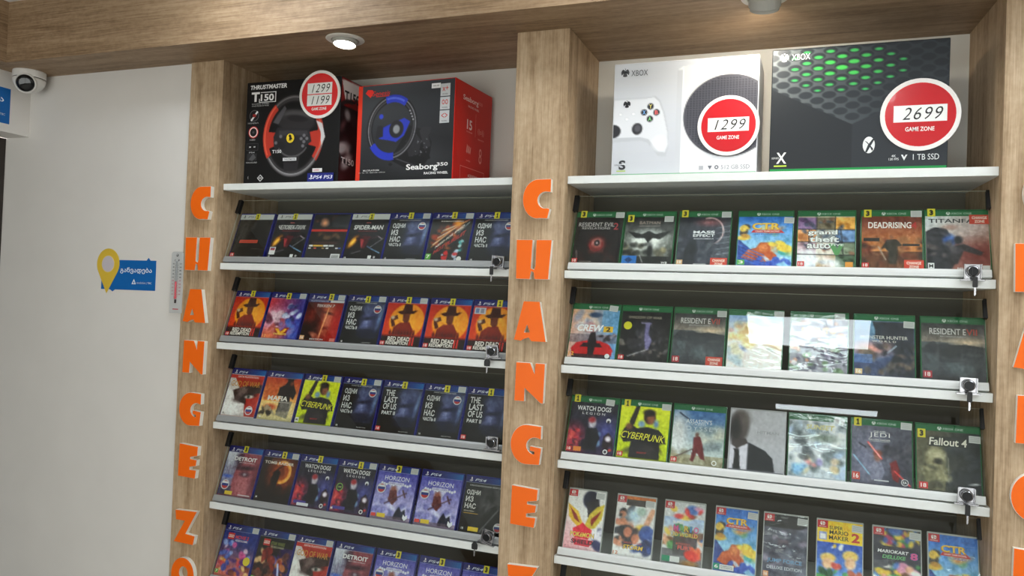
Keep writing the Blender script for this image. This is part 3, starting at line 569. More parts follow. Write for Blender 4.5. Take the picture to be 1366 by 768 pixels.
def c_brick(n):
    pal = [(214, 130, 60), (120, 60, 40), (224, 190, 130), (90, 50, 120), (200, 80, 90), (60, 80, 160)] if n == 0 else [(150, 60, 40), (224, 190, 140), (60, 40, 44), (110, 70, 60), (200, 130, 80)]
    s = new((60, 60, 140) if n == 0 else (40, 34, 36)); s.grad((40, 60, 130), (220, 120, 100), 0, .2, -.1, 1) if n == 0 else s.grad((34, 34, 32), (90, 40, 36), 0, .2, -.4, .9)
    if n: s.grad((50, 40, 110), (70, 40, 110), 0, 0, 1, 0, (.62, .3, 1, 1), .8)
    s.blobs(14, (.1, .35, .9, .65), ([(210, 90, 150), (150, 170, 220), (230, 200, 220), (80, 110, 190)] if n == 0 else pal + [(110, 100, 170)]), .03, .08, 5, .85, .03); s.blobs(26, (.1, .66, .95, .98), pal, .03, .07, 6, .9, .025)
    if n: s.line(.68, .62, .8, 1, .022, (190, 200, 244)); s.poly([(.16, .4), (.4, .24), (.44, .44), (.2, .66)], (130, 34, 32), .8)
    s.noise(8, 3); s.patch(.13, .16, .32, .29, (206, 44, 40)); s.t('LEGO', .225, .225, .06, (245, 240, 230), .16, .05); s.t('MOVIE 2' if n == 0 else 'STAR WARS', .55, .23, .07, (224, 60, 70) if n == 0 else (130, 140, 70), .4, .04, .15); s.t('VIDEOGAME' if n == 0 else 'THE FORCE AWAKENS', .55, .3, .04, (230, 225, 235) if n == 0 else (190, 190, 150), .38, .02)
    if n == 0: s.disc(.85, .68, .1, (226, 206, 50))
    rate(s, '7', (90, 170, 60), .06, .95, .1, .08); return s, 'ps4'
# ---- green-banded covers
def c_redeye():
    s = new((40, 36, 38)); s.ell(.5, .62, .16, .13, (150, 70, 66), .14); s.ell(.5, .6, .11, .075, (180, 130, 124), .06); s.ell(.5, .6, .06, .06, (50, 40, 44), .03); s.ell(.5, .6, .02, .02, (200, 190, 190), .02); s.ring(.48, .63, .13, .12, .012, (130, 40, 44), 150, 30); s.blobs(10, (.1, .75, .9, .97), [(70, 40, 40), (110, 60, 56), (56, 50, 52)], .02, .06, 5, .5, .05)
    s.line(.08, .75, .1, .9, .006, (150, 130, 126)); s.line(.78, .6, .7, .92, .004, (110, 70, 66)); s.noise(6, 2); s.t('RESIDENT EVIL', .44, .235, .08, (196, 192, 190), .76, .0); s.t('2', .86, .27, .13, (170, 40, 50), .1, .01); s.t('REVELATIONS', .44, .31, .045, (176, 172, 170), .6); rate(s); s.t('CAPCOM', .3, .965, .018, (190, 180, 175), .24); return s, 'xb'
def c_wings():
    s = new((58, 58, 58)); s.grad((44, 44, 46), (110, 112, 108), 0, .1, 0, .5); s.ell(.5, .52, .3, .16, (206, 208, 204), .2); s.ell(.32, .6, .14, .12, (230, 230, 226), .1); s.ell(.62, .56, .1, .1, (220, 220, 216), .1); s.poly([(.04, .36), (.36, .42), (.5, .36), (.64, .42), (.98, .34), (.74, .52), (.58, .5), (.5, .6), (.42, .5), (.24, .5)], (40, 40, 42)); s.blobs(20, (0, .62, 1, .84), [(96, 92, 78), (60, 60, 56), (150, 140, 110), (40, 40, 40)], .03, .07, 5, .8, .04)
    s.rect(0, .84, 1, 1, (30, 30, 32), .8); s.ell(.55, .75, .05, .13, (34, 34, 36), .04); s.line(.36, .84, .42, .96, .006, (200, 200, 200)); s.noise(7, 7); s.t('BATMAN', .5, .2, .06, (170, 150, 140), .42, 0); s.t('ARKHAM KNIGHT', .5, .265, .028, (150, 140, 136), .44); s.patch(0, .84, .3, 1, (40, 110, 190)); s.flat([(.05, .92), (.14, .86), (.23, .92), (.14, .98)], (24, 70, 130)); s.t('16', .14, .92, .05, (20, 40, 80), .1, .03); s.t('WB', .86, .965, .04, WHT, .12); return s, 'xb'
def c_planet():
    s = new((62, 64, 74)); s.grad((44, 46, 56), (90, 94, 104), .2, 0, .8, 1); s.ring(.6, .36, .27, .25, .012, (216, 190, 190), 280, 110); s.ell(.58, .4, .25, .22, (56, 58, 70), .06); s.ell(.6, .2, .18, .05, (150, 96, 100), .1); s.blobs(16, (0, .5, 1, 1), [(70, 74, 84), (110, 116, 124), (44, 46, 54)], .03, .09, 4, .6, .06)
    for k in range(6): s.line(.75, .3 + k * .1, 1, .26 + k * .1, .006, (176, 182, 190), .6)
    s.poly([(.05, .9), (.2, .6), (.34, .5), (.4, .7), (.36, 1), (.05, 1)], (40, 42, 50), .8); s.noise(7, 6); s.t('MASS', .5, .38, .055, (235, 236, 238), .42, .05); s.t('EFFECT', .5, .445, .05, (235, 236, 238), .42, .04); s.t('ANDROMEDA', .5, .505, .028, (200, 202, 208), .4); rate(s, '18', (216, 170, 120)); s.t('BIOWARE', .46, .98, .022, WHT, .24); return s, 'xb'
def c_kart(kind):
    w, h = (CW, CH) if kind == 'xb' else (.100, .153); s = new((84, 150, 214), w, h); s.grad((56, 120, 200), (150, 196, 224), 0, .1, 0, .6); s.blobs(16, (.5, .3, 1, .8), [(120, 170, 120), (200, 190, 130), (90, 150, 190), (210, 150, 100)], .03, .09, 5, .8, .05); s.poly([(0, .5), (.4, .8), (.8, 1), (0, 1)], (60, 84, 150)); s.blobs(8, (.02, .25, .2, .5), [(226, 190, 80), (190, 140, 60), (70, 60, 50)], .03, .07, 3)
    s.poly([(.08, .84), (.2, .7), (.36, .66), (.42, .56), (.6, .56), (.62, .72), (.74, .8), (.6, .92), (.3, .9)], (188, 96, 50)); s.ell(.48, .66, .1, .07, (214, 134, 80), .05); s.blobs(8, (.62, .55, .9, .78), [(232, 200, 80), (80, 170, 170), (222, 150, 90)], .03, .07, 6); s.blobs(10, (.3, .86, 1, 1), [(60, 90, 180), (40, 50, 90), (170, 80, 60), (200, 210, 226)], .03, .07, 9)
    if kind == 'xb':
        for k in range(5): s.line(.05, .62 + k * .06, .5, .8 + k * .05, .007, (60, 110, 200))
    s.noise(7, 3); s.t('CTR', .52, .27 if kind == 'xb' else .2, .13 if kind == 'xb' else .11, (180, 120, 30), .54, .07); s.t('CTR', .515, .265 if kind == 'xb' else .195, .12 if kind == 'xb' else .1, (244, 200, 60), .5, .04)
    v = .36 if kind == 'xb' else .275; s.flat([(.28, v - .025), (.8, v - .02), (.86, v + .03), (.24, v + .025)], (206, 54, 60)); s.t('CRASH TEAM RACING', .54, v, .024, (250, 236, 220), .44); s.t('NITRO-FUELED', .54, v + .05, .035, (70, 110, 190), .44, .03); rate(s, '3' if kind == 'xb' else '6', (80, 170, 70) if kind == 'xb' else (0, 150, 110), .08, .93, .14, .09)
    if kind == 'sw': s.patch(.16, .895, .5, .975, (226, 226, 224)); s.t('PARENTAL', .33, .92, .018, (60, 60, 60), .28); s.t('GUIDANCE', .33, .945, .018, (60, 60, 60), .28)
    return s, kind
def c_city():
    s = new((200, 190, 170)); C = [(150, 120, 160), (120, 110, 90), (226, 170, 90), (230, 170, 120), (190, 190, 180), (110, 140, 180), (190, 160, 170), (220, 210, 200), (120, 130, 110), (196, 200, 214), (176, 150, 120), (90, 110, 90)]
    for i in range(12):
        u, v = (i % 3) / 3, .1 + (i // 3) * .225; s.rect(u, v, u + .34, v + .23, C[i]); s.blobs(6, (u + .04, v + .03, u + .29, v + .2), [tuple(max(0, x - 60) for x in C[i]), tuple(min(255, x + 30) for x in C[i]), (150, 100, 80), (70, 80, 100)], .02, .05, i + 3, .8, .03)
    s.blobs(10, (.1, .76, .7, .95), [(240, 240, 244), (220, 226, 236)], .05, .1, 5, .8, .1)
    for v in (.32, .545, .77): s.line(0, v, 1, v + .01, .007, (30, 30, 32))
    for u in (.33, .66): s.line(u, .1, u, .34, .007, (30, 30, 32))
    s.line(.2, .34, .2, .56, .007, (30, 30, 32)); s.line(.76, .34, .8, .77, .007, (30, 30, 32)); s.noise(6, 4)
    for i, (t, w) in enumerate((('grand', .52), ('theft', .52), ('auto', .42))):
        u = .44 + .03 * (i == 1) - .06 * (i == 2); v = .385 + i * .115; s.t(t, u, v, .12, (34, 34, 38), w + .03, .09); s.t(t, u, v, .105, (236, 236, 234), w, .045)
    s.flat([(.55, .58), (.66, .58), (.7, .68), (.74, .58), (.82, .58), (.72, .78), (.66, .78)], (90, 150, 90)); s.t('FIVE', .7, .6, .04, (226, 230, 220), .22, .03); rate(s, '18', (216, 60, 60), .07, .94); s.patch(.84, .9, .97, .99, (224, 150, 60)); return s, 'xb'
def c_rust():
    s = new((140, 84, 60)); s.grad((120, 66, 52), (196, 134, 84), 0, .15, 0, .65); s.rect(0, .7, 1, 1, (74, 52, 46), .7); s.blobs(22, (0, .5, 1, .95), [(86, 60, 52), (60, 46, 42), (150, 110, 80), (110, 60, 46)], .03, .08, 4, .8, .05); s.ell(.5, .46, .03, .035, (150, 110, 90)); s.poly([(.42, .5), (.58, .49), (.68, .6), (.6, .62), (.6, .72), (.58, .92), (.46, .92), (.44, .7), (.38, .64), (.3, .7)], (66, 62, 56)); s.line(.28, .62, .4, .84, .008, (170, 160, 150)); s.noise(7, 4)
    s.t('DEADRISING', .47, .245, .11, (238, 232, 226), .72, .035); s.t('4', .87, .25, .12, (176, 44, 40), .1, .04); s.patch(.03, .47, .3, .53, (44, 40, 40)); s.patch(.68, .57, .96, .61, (44, 40, 40)); rate(s); return s, 'xb'
def c_mech():
    s = new((196, 200, 200)); s.grad((206, 212, 214), (150, 110, 100), 0, .15, .5, 1); s.ell(.8, .75, .4, .2, (120, 62, 56), .3); s.poly([(0, .36), (.14, .28), (.34, .3), (.4, .42), (.34, .52), (.44, .6), (.5, .8), (.4, 1), (0, 1)], (56, 56, 62)); s.ell(.38, .5, .1, .1, (70, 100, 160), .06); s.ell(.52, .5, .07, .07, (52, 52, 58), .04); s.poly([(.4, .62), (.6, .56), (.9, .7), (.86, .76), (.6, .68), (.5, .9), (.36, .9)], (62, 58, 62)); s.blobs(12, (.05, .35, .5, .95), [(86, 84, 88), (40, 40, 46), (110, 100, 96)], .02, .06, 6, .7, .04); s.ell(.4, .28, .12, .04, (160, 130, 120), .05); s.noise(6, 5)
    s.t('TITANFALL', .5, .17, .07, (50, 52, 56), .9, .03); s.patch(.03, .89, .13, .985, (226, 226, 226)); s.t('M', .08, .94, .06, (30, 30, 30)); s.t('RESPAWN', .62, .975, .025, WHT, .26); s.patch(.88, .92, .99, 1, (206, 206, 206)); return s, 'xb'
def c_redcar():
    s = new((180, 150, 170)); s.grad((214, 170, 150), (110, 150, 190), 0, .2, 1, .3); s.blobs(18, (0, .1, .6, .45), [(226, 180, 140), (196, 130, 130), (150, 160, 190), (230, 206, 190)], .03, .08, 3, .7, .05); s.rect(.66, .1, 1, .5, (104, 160, 200), .6); s.ell(.5, .19, .13, .05, (70, 90, 120), .03); s.rect(0, .55, 1, .72, (110, 100, 110), .6); s.poly([(.06, .82), (.16, .72), (.36, .68), (.66, .68), (.86, .74), (.94, .84), (.92, .96), (.08, .97)], (186, 36, 44)); s.poly([(.3, .72), (.66, .72), (.72, .8), (.24, .8)], (60, 30, 40)); s.rect(.1, .92, .9, 1, (50, 34, 40), .8); s.poly([(.44, .52), (.54, .52), (.58, .7), (.54, .95), (.42, .95), (.4, .66)], (46, 36, 44)); s.blobs(8, (.6, .56, .95, .66), [(60, 50, 56), (150, 140, 150)], .02, .05, 4); s.noise(7, 3)
    s.t('CREW', .42, .44, .13, (240, 240, 244), .56, .05, .2); s.t('THE', .2, .345, .035, (240, 240, 244), .12, .03, .2); s.patch(.7, .4, .9, .51, (224, 180, 40)); s.t('2', .8, .455, .085, (30, 30, 30), .1, .04); s.t('12', .08, .93, .07, (240, 170, 70), .11, .04); s.disc(.84, .95, .05, (230, 230, 234)); return s, 'xb'
def c_ashes():
    s = new((40, 38, 40)); s.ell(.52, .62, .28, .3, (66, 64, 70), .3); s.blobs(26, (.02, .55, .98, .95), [(64, 60, 62), (96, 92, 92), (44, 42, 44), (120, 112, 104)], .015, .045, 4, .7, .02); s.poly([(.5, .3), (.6, .28), (.58, .5), (.66, .62), (.6, .8), (.54, .78), (.5, .56)], (120, 114, 150)); s.line(.42, .3, .62, .31, .008, (130, 124, 160)); s.line(.2, .92, .6, .78, .006, (170, 170, 170)); s.noise(8, 4); s.t('SHADOW OF WAR', .48, .2, .05, (166, 158, 140), .68, 0); s.disc(.14, .36, .085, (214, 208, 40)); rate(s); return s, 'xb'
def c_marsh(tone):
    s = new((96, 98, 104)); s.grad((56, 56, 60), (150, 140, 130), 0, .1, 0, .4); s.grad((96, 100, 106), (54, 56, 62), 0, .4, 0, 1, (0, .4, 1, 1)); s.ell(.75, .4, .2, .05, (226, 200, 170), .12); s.poly([(0, .52), (.1, .42), (.2, .38), (.26, .44), (.36, .4), (.48, .44), (.7, .42), (1, .46), (1, .56), (0, .58)], (58, 60, 66)); s.blobs(12, (.05, .55, .95, .9), [(80, 88, 94), (64, 68, 74), (110, 118, 122)], .04, .1, 5, .6, .07)
    if tone: s.rect(.3, .5, .6, .72, (44, 46, 50), .4)
    s.noise(6, 2); s.t('RESIDENT E', .42, .22, .1, (226, 224, 222), .58, .02); s.t('VII', .8, .22, .1, (190, 60, 44), .17, .02); s.t('BIOHAZARD', .5, .3, .022, (190, 190, 190), .4); rate(s, '18', (176, 34, 50), .09, .92, .14, .11); return s, 'xb'
def c_pale():
    s = new((226, 220, 216)); s.grad((150, 180, 220), (236, 226, 222), 0, .1, 0, .4); s.blobs(18, (0, .2, .45, .6), [(236, 214, 150), (220, 180, 130), (150, 190, 226), (206, 150, 140), (240, 236, 230)], .03, .08, 4, .8, .06); s.blobs(9, (.35, .5, 1, .66), [(220, 190, 140), (150, 170, 170), (236, 214, 200)], .04, .09, 6, .6, .06); s.blobs(9, (0, .62, .3, .98), [(120, 150, 200), (170, 190, 200), (214, 210, 180)], .03, .08, 8, .7, .05); s.noise(5, 3); return s, 'xb'
def c_noisy():
    s = new((140, 138, 150)); s.blobs(120, (0, .1, 1, 1), [(236, 232, 236), (90, 86, 110), (190, 180, 200), (120, 150, 110), (206, 150, 120), (70, 66, 84), (214, 210, 220)], .015, .045, 4, .85, .02); s.noise(12, 3); s.t('NARUTO', .5, .3, .1, (230, 180, 80), .6, .04); return s, 'xb'
def c_beast():
    s = new((80, 84, 94)); s.grad((120, 160, 190), (70, 80, 110), 0, .1, 0, .8); s.poly([(.3, .1), (1, .1), (1, 1), (.5, 1), (.7, .6), (.42, .42)], (60, 62, 72)); s.ell(.3, .56, .28, .1, (206, 150, 140), .15); s.poly([(.36, .2), (.44, .16), (.52, .12), (.46, .3), (.5, .42), (.34, .38)], (52, 58, 70)); s.blobs(22, (.2, .5, 1, 1), [(70, 68, 70), (100, 92, 84), (44, 46, 54), (120, 104, 90)], .03, .08, 4, .8, .04); s.rect(0, .66, .3, .8, (90, 120, 170), .7); s.line(.56, .62, .7, .5, .006, (180, 200, 214)); s.noise(7, 5); s.t('MONSTER HUNTER', .5, .365, .055, (228, 226, 216), .78, 0); s.t('W O R L D', .5, .43, .03, (216, 210, 200), .4); rate(s, '16', (222, 190, 140), .08, .94); return s, 'xb'
def c_marble():
    s = new((120, 150, 180)); s.grad((70, 110, 160), (180, 190, 190), 0, .12, 0, .7); s.ell(.1, .5, .2, .4, (206, 206, 208), .2); s.blobs(14, (.55, .35, 1, .75), [(160, 170, 166), (110, 120, 126), (200, 196, 180)], .04, .1, 6, .6, .07); s.rect(0, .84, 1, 1, (156, 146, 116), .7); s.blobs(10, (0, .8, 1, 1), [(120, 112, 90), (180, 170, 140)], .03, .08, 5, .6, .05); s.ell(.48, .5, .035, .04, (110, 80, 70)); s.poly([(.42, .54), (.54, .52), (.6, .66), (.66, .92), (.58, .9), (.5, .8), (.44, .96), (.38, .94), (.42, .72)], (110, 48, 52)); s.line(.42, .74, .05, .92, .008, (80, 60, 60)); s.line(.12, .14, .3, .24, .012, (50, 60, 80)); s.noise(6, 4)
    s.t("ASSASSIN'S", .5, .27, .075, (228, 230, 232), .5, .0); s.t('CREED', .5, .325, .03, (210, 214, 220), .28); s.t('ODYSSEY', .5, .39, .07, (206, 214, 220), .78, -.01, 0, 'c', 0, 1.3); rate(s); s.disc(.84, .95, .05, (230, 230, 226)); s.disc(.84, .95, .03, (150, 140, 110)); return s, 'xb'
def c_suit():
    s = new((178, 176, 182)); s.grad((186, 184, 190), (166, 164, 170), 0, 0, 0, 1); s.poly([(0, .6), (.06, .58), (.1, .66), (.34, .54), (.66, .66), (.8, .78), (.84, 1), (0, 1)], (38, 40, 46)); s.poly([(0, .6), (.06, .57), (.34, .54), (.34, 1), (0, 1)], (200, 196, 206)); s.poly([(.08, .66), (.18, .66), (.19, .74), (.22, 1), (.08, 1), (.1, .74)], (28, 28, 32)); s.ell(.17, .28, .17, .27, (84, 76, 74), .06); s.ell(.22, .16, .12, .12, (104, 94, 90), .14); s.ell(.08, .34, .1, .2, (40, 36, 38), .1); s.poly([(.04, .5), (.3, .48), (.34, .56), (.14, .66), (.04, .6)], (70, 62, 62)); s.noise(3, 3); s.t('HITMAN', .7, .36, .05, (160, 158, 164), .4, .02); return s, None
def c_snow():
    s = new((200, 206, 214)); s.blobs(70, (0, .12, 1, 1), [(232, 234, 238), (150, 160, 166), (110, 120, 124), (206, 212, 220), (180, 200, 226), (236, 236, 240)], .03, .09, 4, .8, .05); s.ell(.6, .36, .2, .05, (120, 134, 120), .1); s.blobs(12, (.05, .7, 1, 1), [(130, 180, 220), (226, 150, 150), (160, 150, 200), (220, 200, 160)], .03, .06, 6, .8, .04); s.blobs(7, (.15, .4, .45, .75), [(70, 78, 84), (90, 96, 100)], .03, .06, 3, .8, .04); s.noise(9, 5); s.t('SUNSET', .55, .19, .08, (226, 214, 130), .5, .04, .15); s.t('OVERDRIVE', .5, .26, .04, (120, 140, 150), .44); return s, 'xb'
def c_sabre():
    s = new((92, 92, 104)); s.grad((110, 110, 124), (66, 66, 78), 0, .1, .7, 1); s.ell(.3, .6, .3, .4, (120, 120, 140), .3); s.blobs(18, (.3, .4, 1, .95), [(70, 70, 80), (100, 96, 106), (50, 50, 60)], .04, .09, 4, .6, .06); s.poly([(.3, .78), (.4, .62), (.5, .66), (.56, .8), (.5, .94), (.32, .94)], (130, 130, 148)); s.ell(.44, .58, .06, .07, (150, 110, 100), .04); s.ell(.44, .52, .07, .05, (130, 76, 60), .04); s.line(.28, .36, .5, .6, .012, (236, 90, 84)); s.line(.3, .38, .48, .58, .005, (255, 210, 206)); s.line(.04, .58, .3, .86, .006, (150, 200, 226)); s.poly([(.64, .66), (.74, .6), (.8, .76), (.78, .96), (.68, .9)], (120, 40, 44)); s.line(.72, .78, .96, .98, .01, (236, 90, 84)); s.line(.13, .38, .24, .44, .01, (60, 60, 72)); s.ell(.6, .42, .06, .05, (66, 64, 74), .05); s.noise(6, 3)
    s.t('JEDI', .47, .24, .085, (236, 234, 232), .34, 0, 0, 'c', 0, 1.15); s.t('STAR WARS', .47, .175, .02, WHT, .2); s.t('FALLEN ORDER', .47, .31, .028, (226, 224, 222), .36); s.patch(.3, .19, .64, .193, WHT); s.patch(.3, .335, .64, .338, WHT); rate(s, '16', (196, 76, 60), .08, .9, .13, .12); s.disc(.88, .94, .06, (220, 220, 224)); s.disc(.88, .94, .05, (60, 60, 70)); s.t('EA', .88, .94, .04, WHT, .06); s.patch(.38, .935, .62, .955, (190, 190, 196)); return s, 'xb'
def c_armour():
    s = new((58, 60, 60)); s.grad((110, 106, 84), (44, 48, 52), 0, 0, 1, .2); s.blobs(16, (.4, .3, 1, 1), [(54, 58, 62), (70, 76, 80), (40, 44, 48)], .04, .1, 5, .6, .07); s.ell(.3, .52, .16, .2, (150, 144, 116), .08); s.ell(.32, .46, .12, .08, (186, 180, 150), .08); s.ell(.34, .56, .07, .05, (60, 58, 50), .05); s.poly([(.14, .66), (.4, .64), (.46, .8), (.44, 1), (.1, 1)], (110, 106, 84)); s.blobs(14, (.12, .6, .46, .98), [(160, 154, 124), (70, 68, 56), (130, 126, 100)], .02, .06, 6, .8, .04); s.line(.5, .5, .5, .86, .006, (130, 130, 120)); s.ell(.9, .86, .07, .012, (220, 222, 224), .02, -10); s.noise(6, 4); s.flat([(.2, .18), (.82, .16), (.82, .32), (.2, .33)], (46, 46, 44)); s.t('Fallout 4', .5, .25, .12, (232, 228, 214), .6, .03, .1); rate(s, '18', (200, 50, 54), .1, .94, .14, .1); return s, 'xb'
# ---- small cases with a red corner
def sw(base): return new(base, .100, .153, 40, 66)
def c_flame():
    s = sw((226, 214, 214)); s.grad((226, 222, 222), (226, 150, 160), 0, .2, -.4, .9); s.ell(.62, .15, .22, .16, (44, 44, 66), .04); s.poly([(.5, .2), (.8, .1), (.9, .3), (.6, .5)], (56, 50, 56)); s.poly([(0, .24), (.14, .3), (.3, .36), (.46, .56), (.36, .64), (.16, .54), (.06, .46)], (222, 182, 66)); s.poly([(.52, .58), (.62, .4), (.8, .26), (1, .2), (.96, .46), (.8, .62), (.58, .66)], (206, 184, 70)); s.poly([(.06, .3), (.26, .42), (.38, .56), (.22, .5)], (150, 54, 40)); s.poly([(.66, .48), (.94, .3), (.86, .42), (.7, .6)], (150, 54, 40)); s.poly([(.2, .66), (.36, .6), (.46, .54), (.56, .6), (.74, .66), (.66, .82), (.28, .82)], (214, 50, 70)); s.blobs(6, (.75, .66, 1, .98), [(44, 48, 90), (220, 216, 226)], .05, .09, 4, .9, .04); s.noise(5, 3)
    s.t('POKéMON', .48, .75, .085, (70, 50, 70), .66, .08); s.t('POKéMON', .48, .75, .08, (244, 206, 80), .64, .04); s.flat([(.22, .82), (.8, .83), (.7, .94), (.3, .93)], (214, 50, 70)); s.t('SHIELD', .5, .87, .07, (40, 26, 40), .6, .05); s.t('7', .06, .96, .03, (40, 40, 40)); return s, 'sw'
def c_whirl():
    s = sw((226, 222, 222)); s.rect(.2, 0, 1, .06, (206, 120, 50)); s.rect(.24, .06, .75, .16, (70, 60, 56)); s.blobs(26, (.02, .18, .4, .8), [(44, 46, 60), (206, 140, 110), (40, 40, 44), (170, 60, 60), (90, 110, 120)], .03, .08, 4, .9, .03); s.ell(.46, .32, .16, .12, (190, 214, 230), .12); s.ell(.66, .24, .12, .07, (170, 190, 180), .05); s.line(.95, .22, .74, .56, .045, (220, 170, 140)); s.ell(.7, .54, .17, .08, (232, 196, 80), .05); s.ell(.68, .62, .1, .07, (226, 180, 140), .04); s.blobs(10, (.72, .56, 1, .9), [(48, 70, 130), (60, 90, 160), (36, 48, 90)], .05, .09, 5, .9, .03); s.blobs(8, (.2, .55, .6, .75), [(206, 130, 100), (60, 50, 60), (40, 40, 50)], .04, .08, 7, .9, .03); s.noise(6, 2); s.t('NARUTO SHIPPUDEN', .5, .77, .03, (200, 80, 60), .46, .02); s.t('STORM', .52, .84, .075, (60, 40, 30), .54, .08, .15); s.t('STORM', .52, .84, .07, (240, 200, 60), .52, .04, .15); s.t('12', .08, .95, .055, (226, 130, 60), .13, .03); return s, 'sw'
MULTI = [(220, 70, 70), (240, 200, 80), (80, 150, 90), (230, 180, 150), (90, 130, 200), (230, 160, 190), (120, 80, 60)]
def c_world():
    s = sw((206, 206, 208)); s.rect(0, .0, 1, .3, (206, 206, 208)); s.grad((170, 190, 220), (190, 200, 210), 0, .25, 0, .5, (0, .25, 1, .55)); s.blobs(14, (.2, .08, .95, .26), MULTI, .03, .06, 3, .9, .03); s.blobs(26, (0, .42, 1, .72), MULTI, .03, .07, 5, .85, .03); s.rect(.26, .56, .86, .86, (70, 64, 66), .8); s.rect(0, .76, 1, 1, (86, 84, 90), .7); s.blobs(6, (.7, .76, .95, .9), [(224, 74, 60), (240, 110, 70)], .04, .07, 6); s.ell(.7, .97, .2, .05, (170, 130, 80), .05); s.noise(6, 3)
    s.t('SUPER', .36, .33, .045, (242, 240, 236), .28, .05)
    for ch, u, c in zip('MARIO', (.31, .46, .58, .69, .82), ((226, 80, 150), (120, 180, 90), (230, 190, 60), (70, 140, 200), (236, 120, 170))): s.t(ch, u, .425, .105, (40, 40, 60), .13 if ch != 'I' else .06, .09); s.t(ch, u, .423, .095, c, .12 if ch != 'I' else .05, .05)
    s.t('3D WORLD', .55, .525, .07, (60, 50, 30), .66, .07); s.t('3D WORLD', .55, .523, .064, (240, 206, 90), .64, .03); s.t("BOWSER'S", .52, .67, .035, (190, 90, 80), .36, .04); s.t('FURY', .58, .73, .065, (226, 90, 84), .38, .05); s.patch(.02, .88, .22, .97, (20, 140, 100)); s.patch(.22, .88, .46, .97, (224, 224, 224)); return s, 'sw'
def c_shine():
    s = sw((90, 90, 104)); s.rect(0, 0, 1, .2, (44, 42, 48)); s.blobs(30, (0, .2, 1, .9), [(120, 124, 140), (70, 74, 92), (160, 150, 170), (60, 60, 76), (130, 100, 110)], .03, .08, 4, .8, .05); s.noise(7, 3); s.t('JUMP FORCE', .5, .72, .075, (100, 150, 190), .8, .03); s.t('DELUXE EDITION', .5, .82, .05, (200, 206, 214), .8, .02); rate(s, '16', (226, 160, 110), .08, .93); return s, 'sw'
def c_maker():
    s = sw((70, 100, 180)); s.grad((60, 90, 176), (110, 150, 210), 0, .3, 0, .8); s.rect(0, 0, 1, .33, (238, 196, 60)); s.rect(.05, .18, .2, .3, (150, 160, 200)); s.rect(.07, .2, .18, .28, (230, 230, 236)); s.ell(.25, .56, .17, .07, (232, 196, 120), .03); s.ell(.74, .5, .17, .08, (232, 200, 120), .03); s.ell(.25, .65, .13, .08, (230, 184, 150), .04); s.ell(.74, .61, .12, .09, (232, 190, 156), .04); s.blobs(12, (.4, .66, .7, .95), [(120, 180, 190), (200, 90, 80), (110, 170, 110), (190, 210, 226)], .03, .06, 5); s.blobs(6, (.05, .78, .35, 1), [(90, 150, 90), (60, 90, 60)], .05, .08, 6); s.blobs(5, (.7, .78, 1, 1), [(226, 180, 80), (200, 110, 80)], .05, .08, 6); s.blobs(5, (.34, .36, .55, .44), [(220, 70, 60), (240, 200, 70), (240, 240, 240)], .015, .03, 2); s.noise(6, 3)
    s.t('SUPER', .42, .1, .055, (50, 46, 40), .3, .03); s.t('MARIO', .48, .17, .065, (50, 46, 40), .42, .03); s.t('MAKER', .48, .25, .065, (50, 46, 40), .44, .03); s.t('2', .85, .22, .14, (206, 70, 60), .18, .06); return s, 'sw'
def c_party():
    s = sw((60, 60, 76)); s.blobs(34, (.2, .02, .9, .26), [(90, 150, 90), (220, 190, 70), (70, 110, 180), (190, 70, 110), (60, 56, 80), (110, 60, 120)], .03, .06, 4, .9, .03); s.rect(0, .27, 1, .42, (46, 46, 60), .9); s.blobs(46, (0, .48, 1, 1), MULTI + [(240, 236, 230), (60, 60, 80)], .03, .07, 5, .9, .03); s.poly([(0, .5), (.5, .44), (.3, .56), (0, .62)], (90, 90, 100)); s.noise(7, 3); s.t('MARIOKART', .42, .345, .05, (240, 240, 242), .66, .04, .15); s.t('8', .86, .38, .11, (60, 80, 150), .18, .1); s.t('8', .86, .38, .1, (226, 90, 150), .15, .05); s.t('DELUXE', .44, .425, .055, (110, 190, 120), .5, .05, .15); return s, 'sw'
# ------------------------------------------------------------------ cases on the shelves
_pm, _cm = {}, {}
def sticker_mesh(kind, txt=''):
    k = (kind, txt)
    if k in _pm: return _pm[k]
    if kind == 'num': s = Sheet(.0165, .0205, 1, 1, (228, 214, 52)); s.t(txt, .5, .5, .7, (24, 22, 20), .48, .11) if txt != '1' else s.flat([(.30, .30), (.50, .15), (.62, .15), (.62, .72), (.74, .72), (.74, .86), (.32, .86), (.32, .72), (.45, .72), (.45, .36), (.34, .42)], (24, 22, 20))
    elif kind == 'tag':
        s = Sheet(.0235, .0165, 1, 1, (206, 207, 206)); R = random.Random(5)
        for q in range(3): s.patch(.1, .2 + q * .24, .9, .28 + q * .24, (176, 177, 178))
    else:
        s = Sheet(.041, .0235, 1, 1, (206, 66, 46)); s.t('CHANGE', .5, .32, .3, (245, 226, 214), .74, .05); s.t('ZONE', .5, .72, .3, (245, 226, 214), .5, .05)
    b = s.mesh(None, 0.0, .0001); o = b.build('tmp', M['print']); _pm[k] = o.data; bpy.data.objects.remove(o); return _pm[k]
def shell_mesh(kind):
    if kind in _pm: return _pm[kind]
    w, h, d = (.105, .170, .0105) if kind == 'sw' else (.135, .171, .0140); b = MB(); b.box(-w / 2, w / 2, 0, d, 0, h)
    o = b.build('tmp', M[{'ps4': 'bluecase', 'ps5': 'bluecase', 'xb': 'greencase', 'xb1': 'greencase', 'sw': 'clearcase', 'steel': 'steelcase'}[kind]]); _pm[kind] = o.data; bpy.data.objects.remove(o); return _pm[kind]
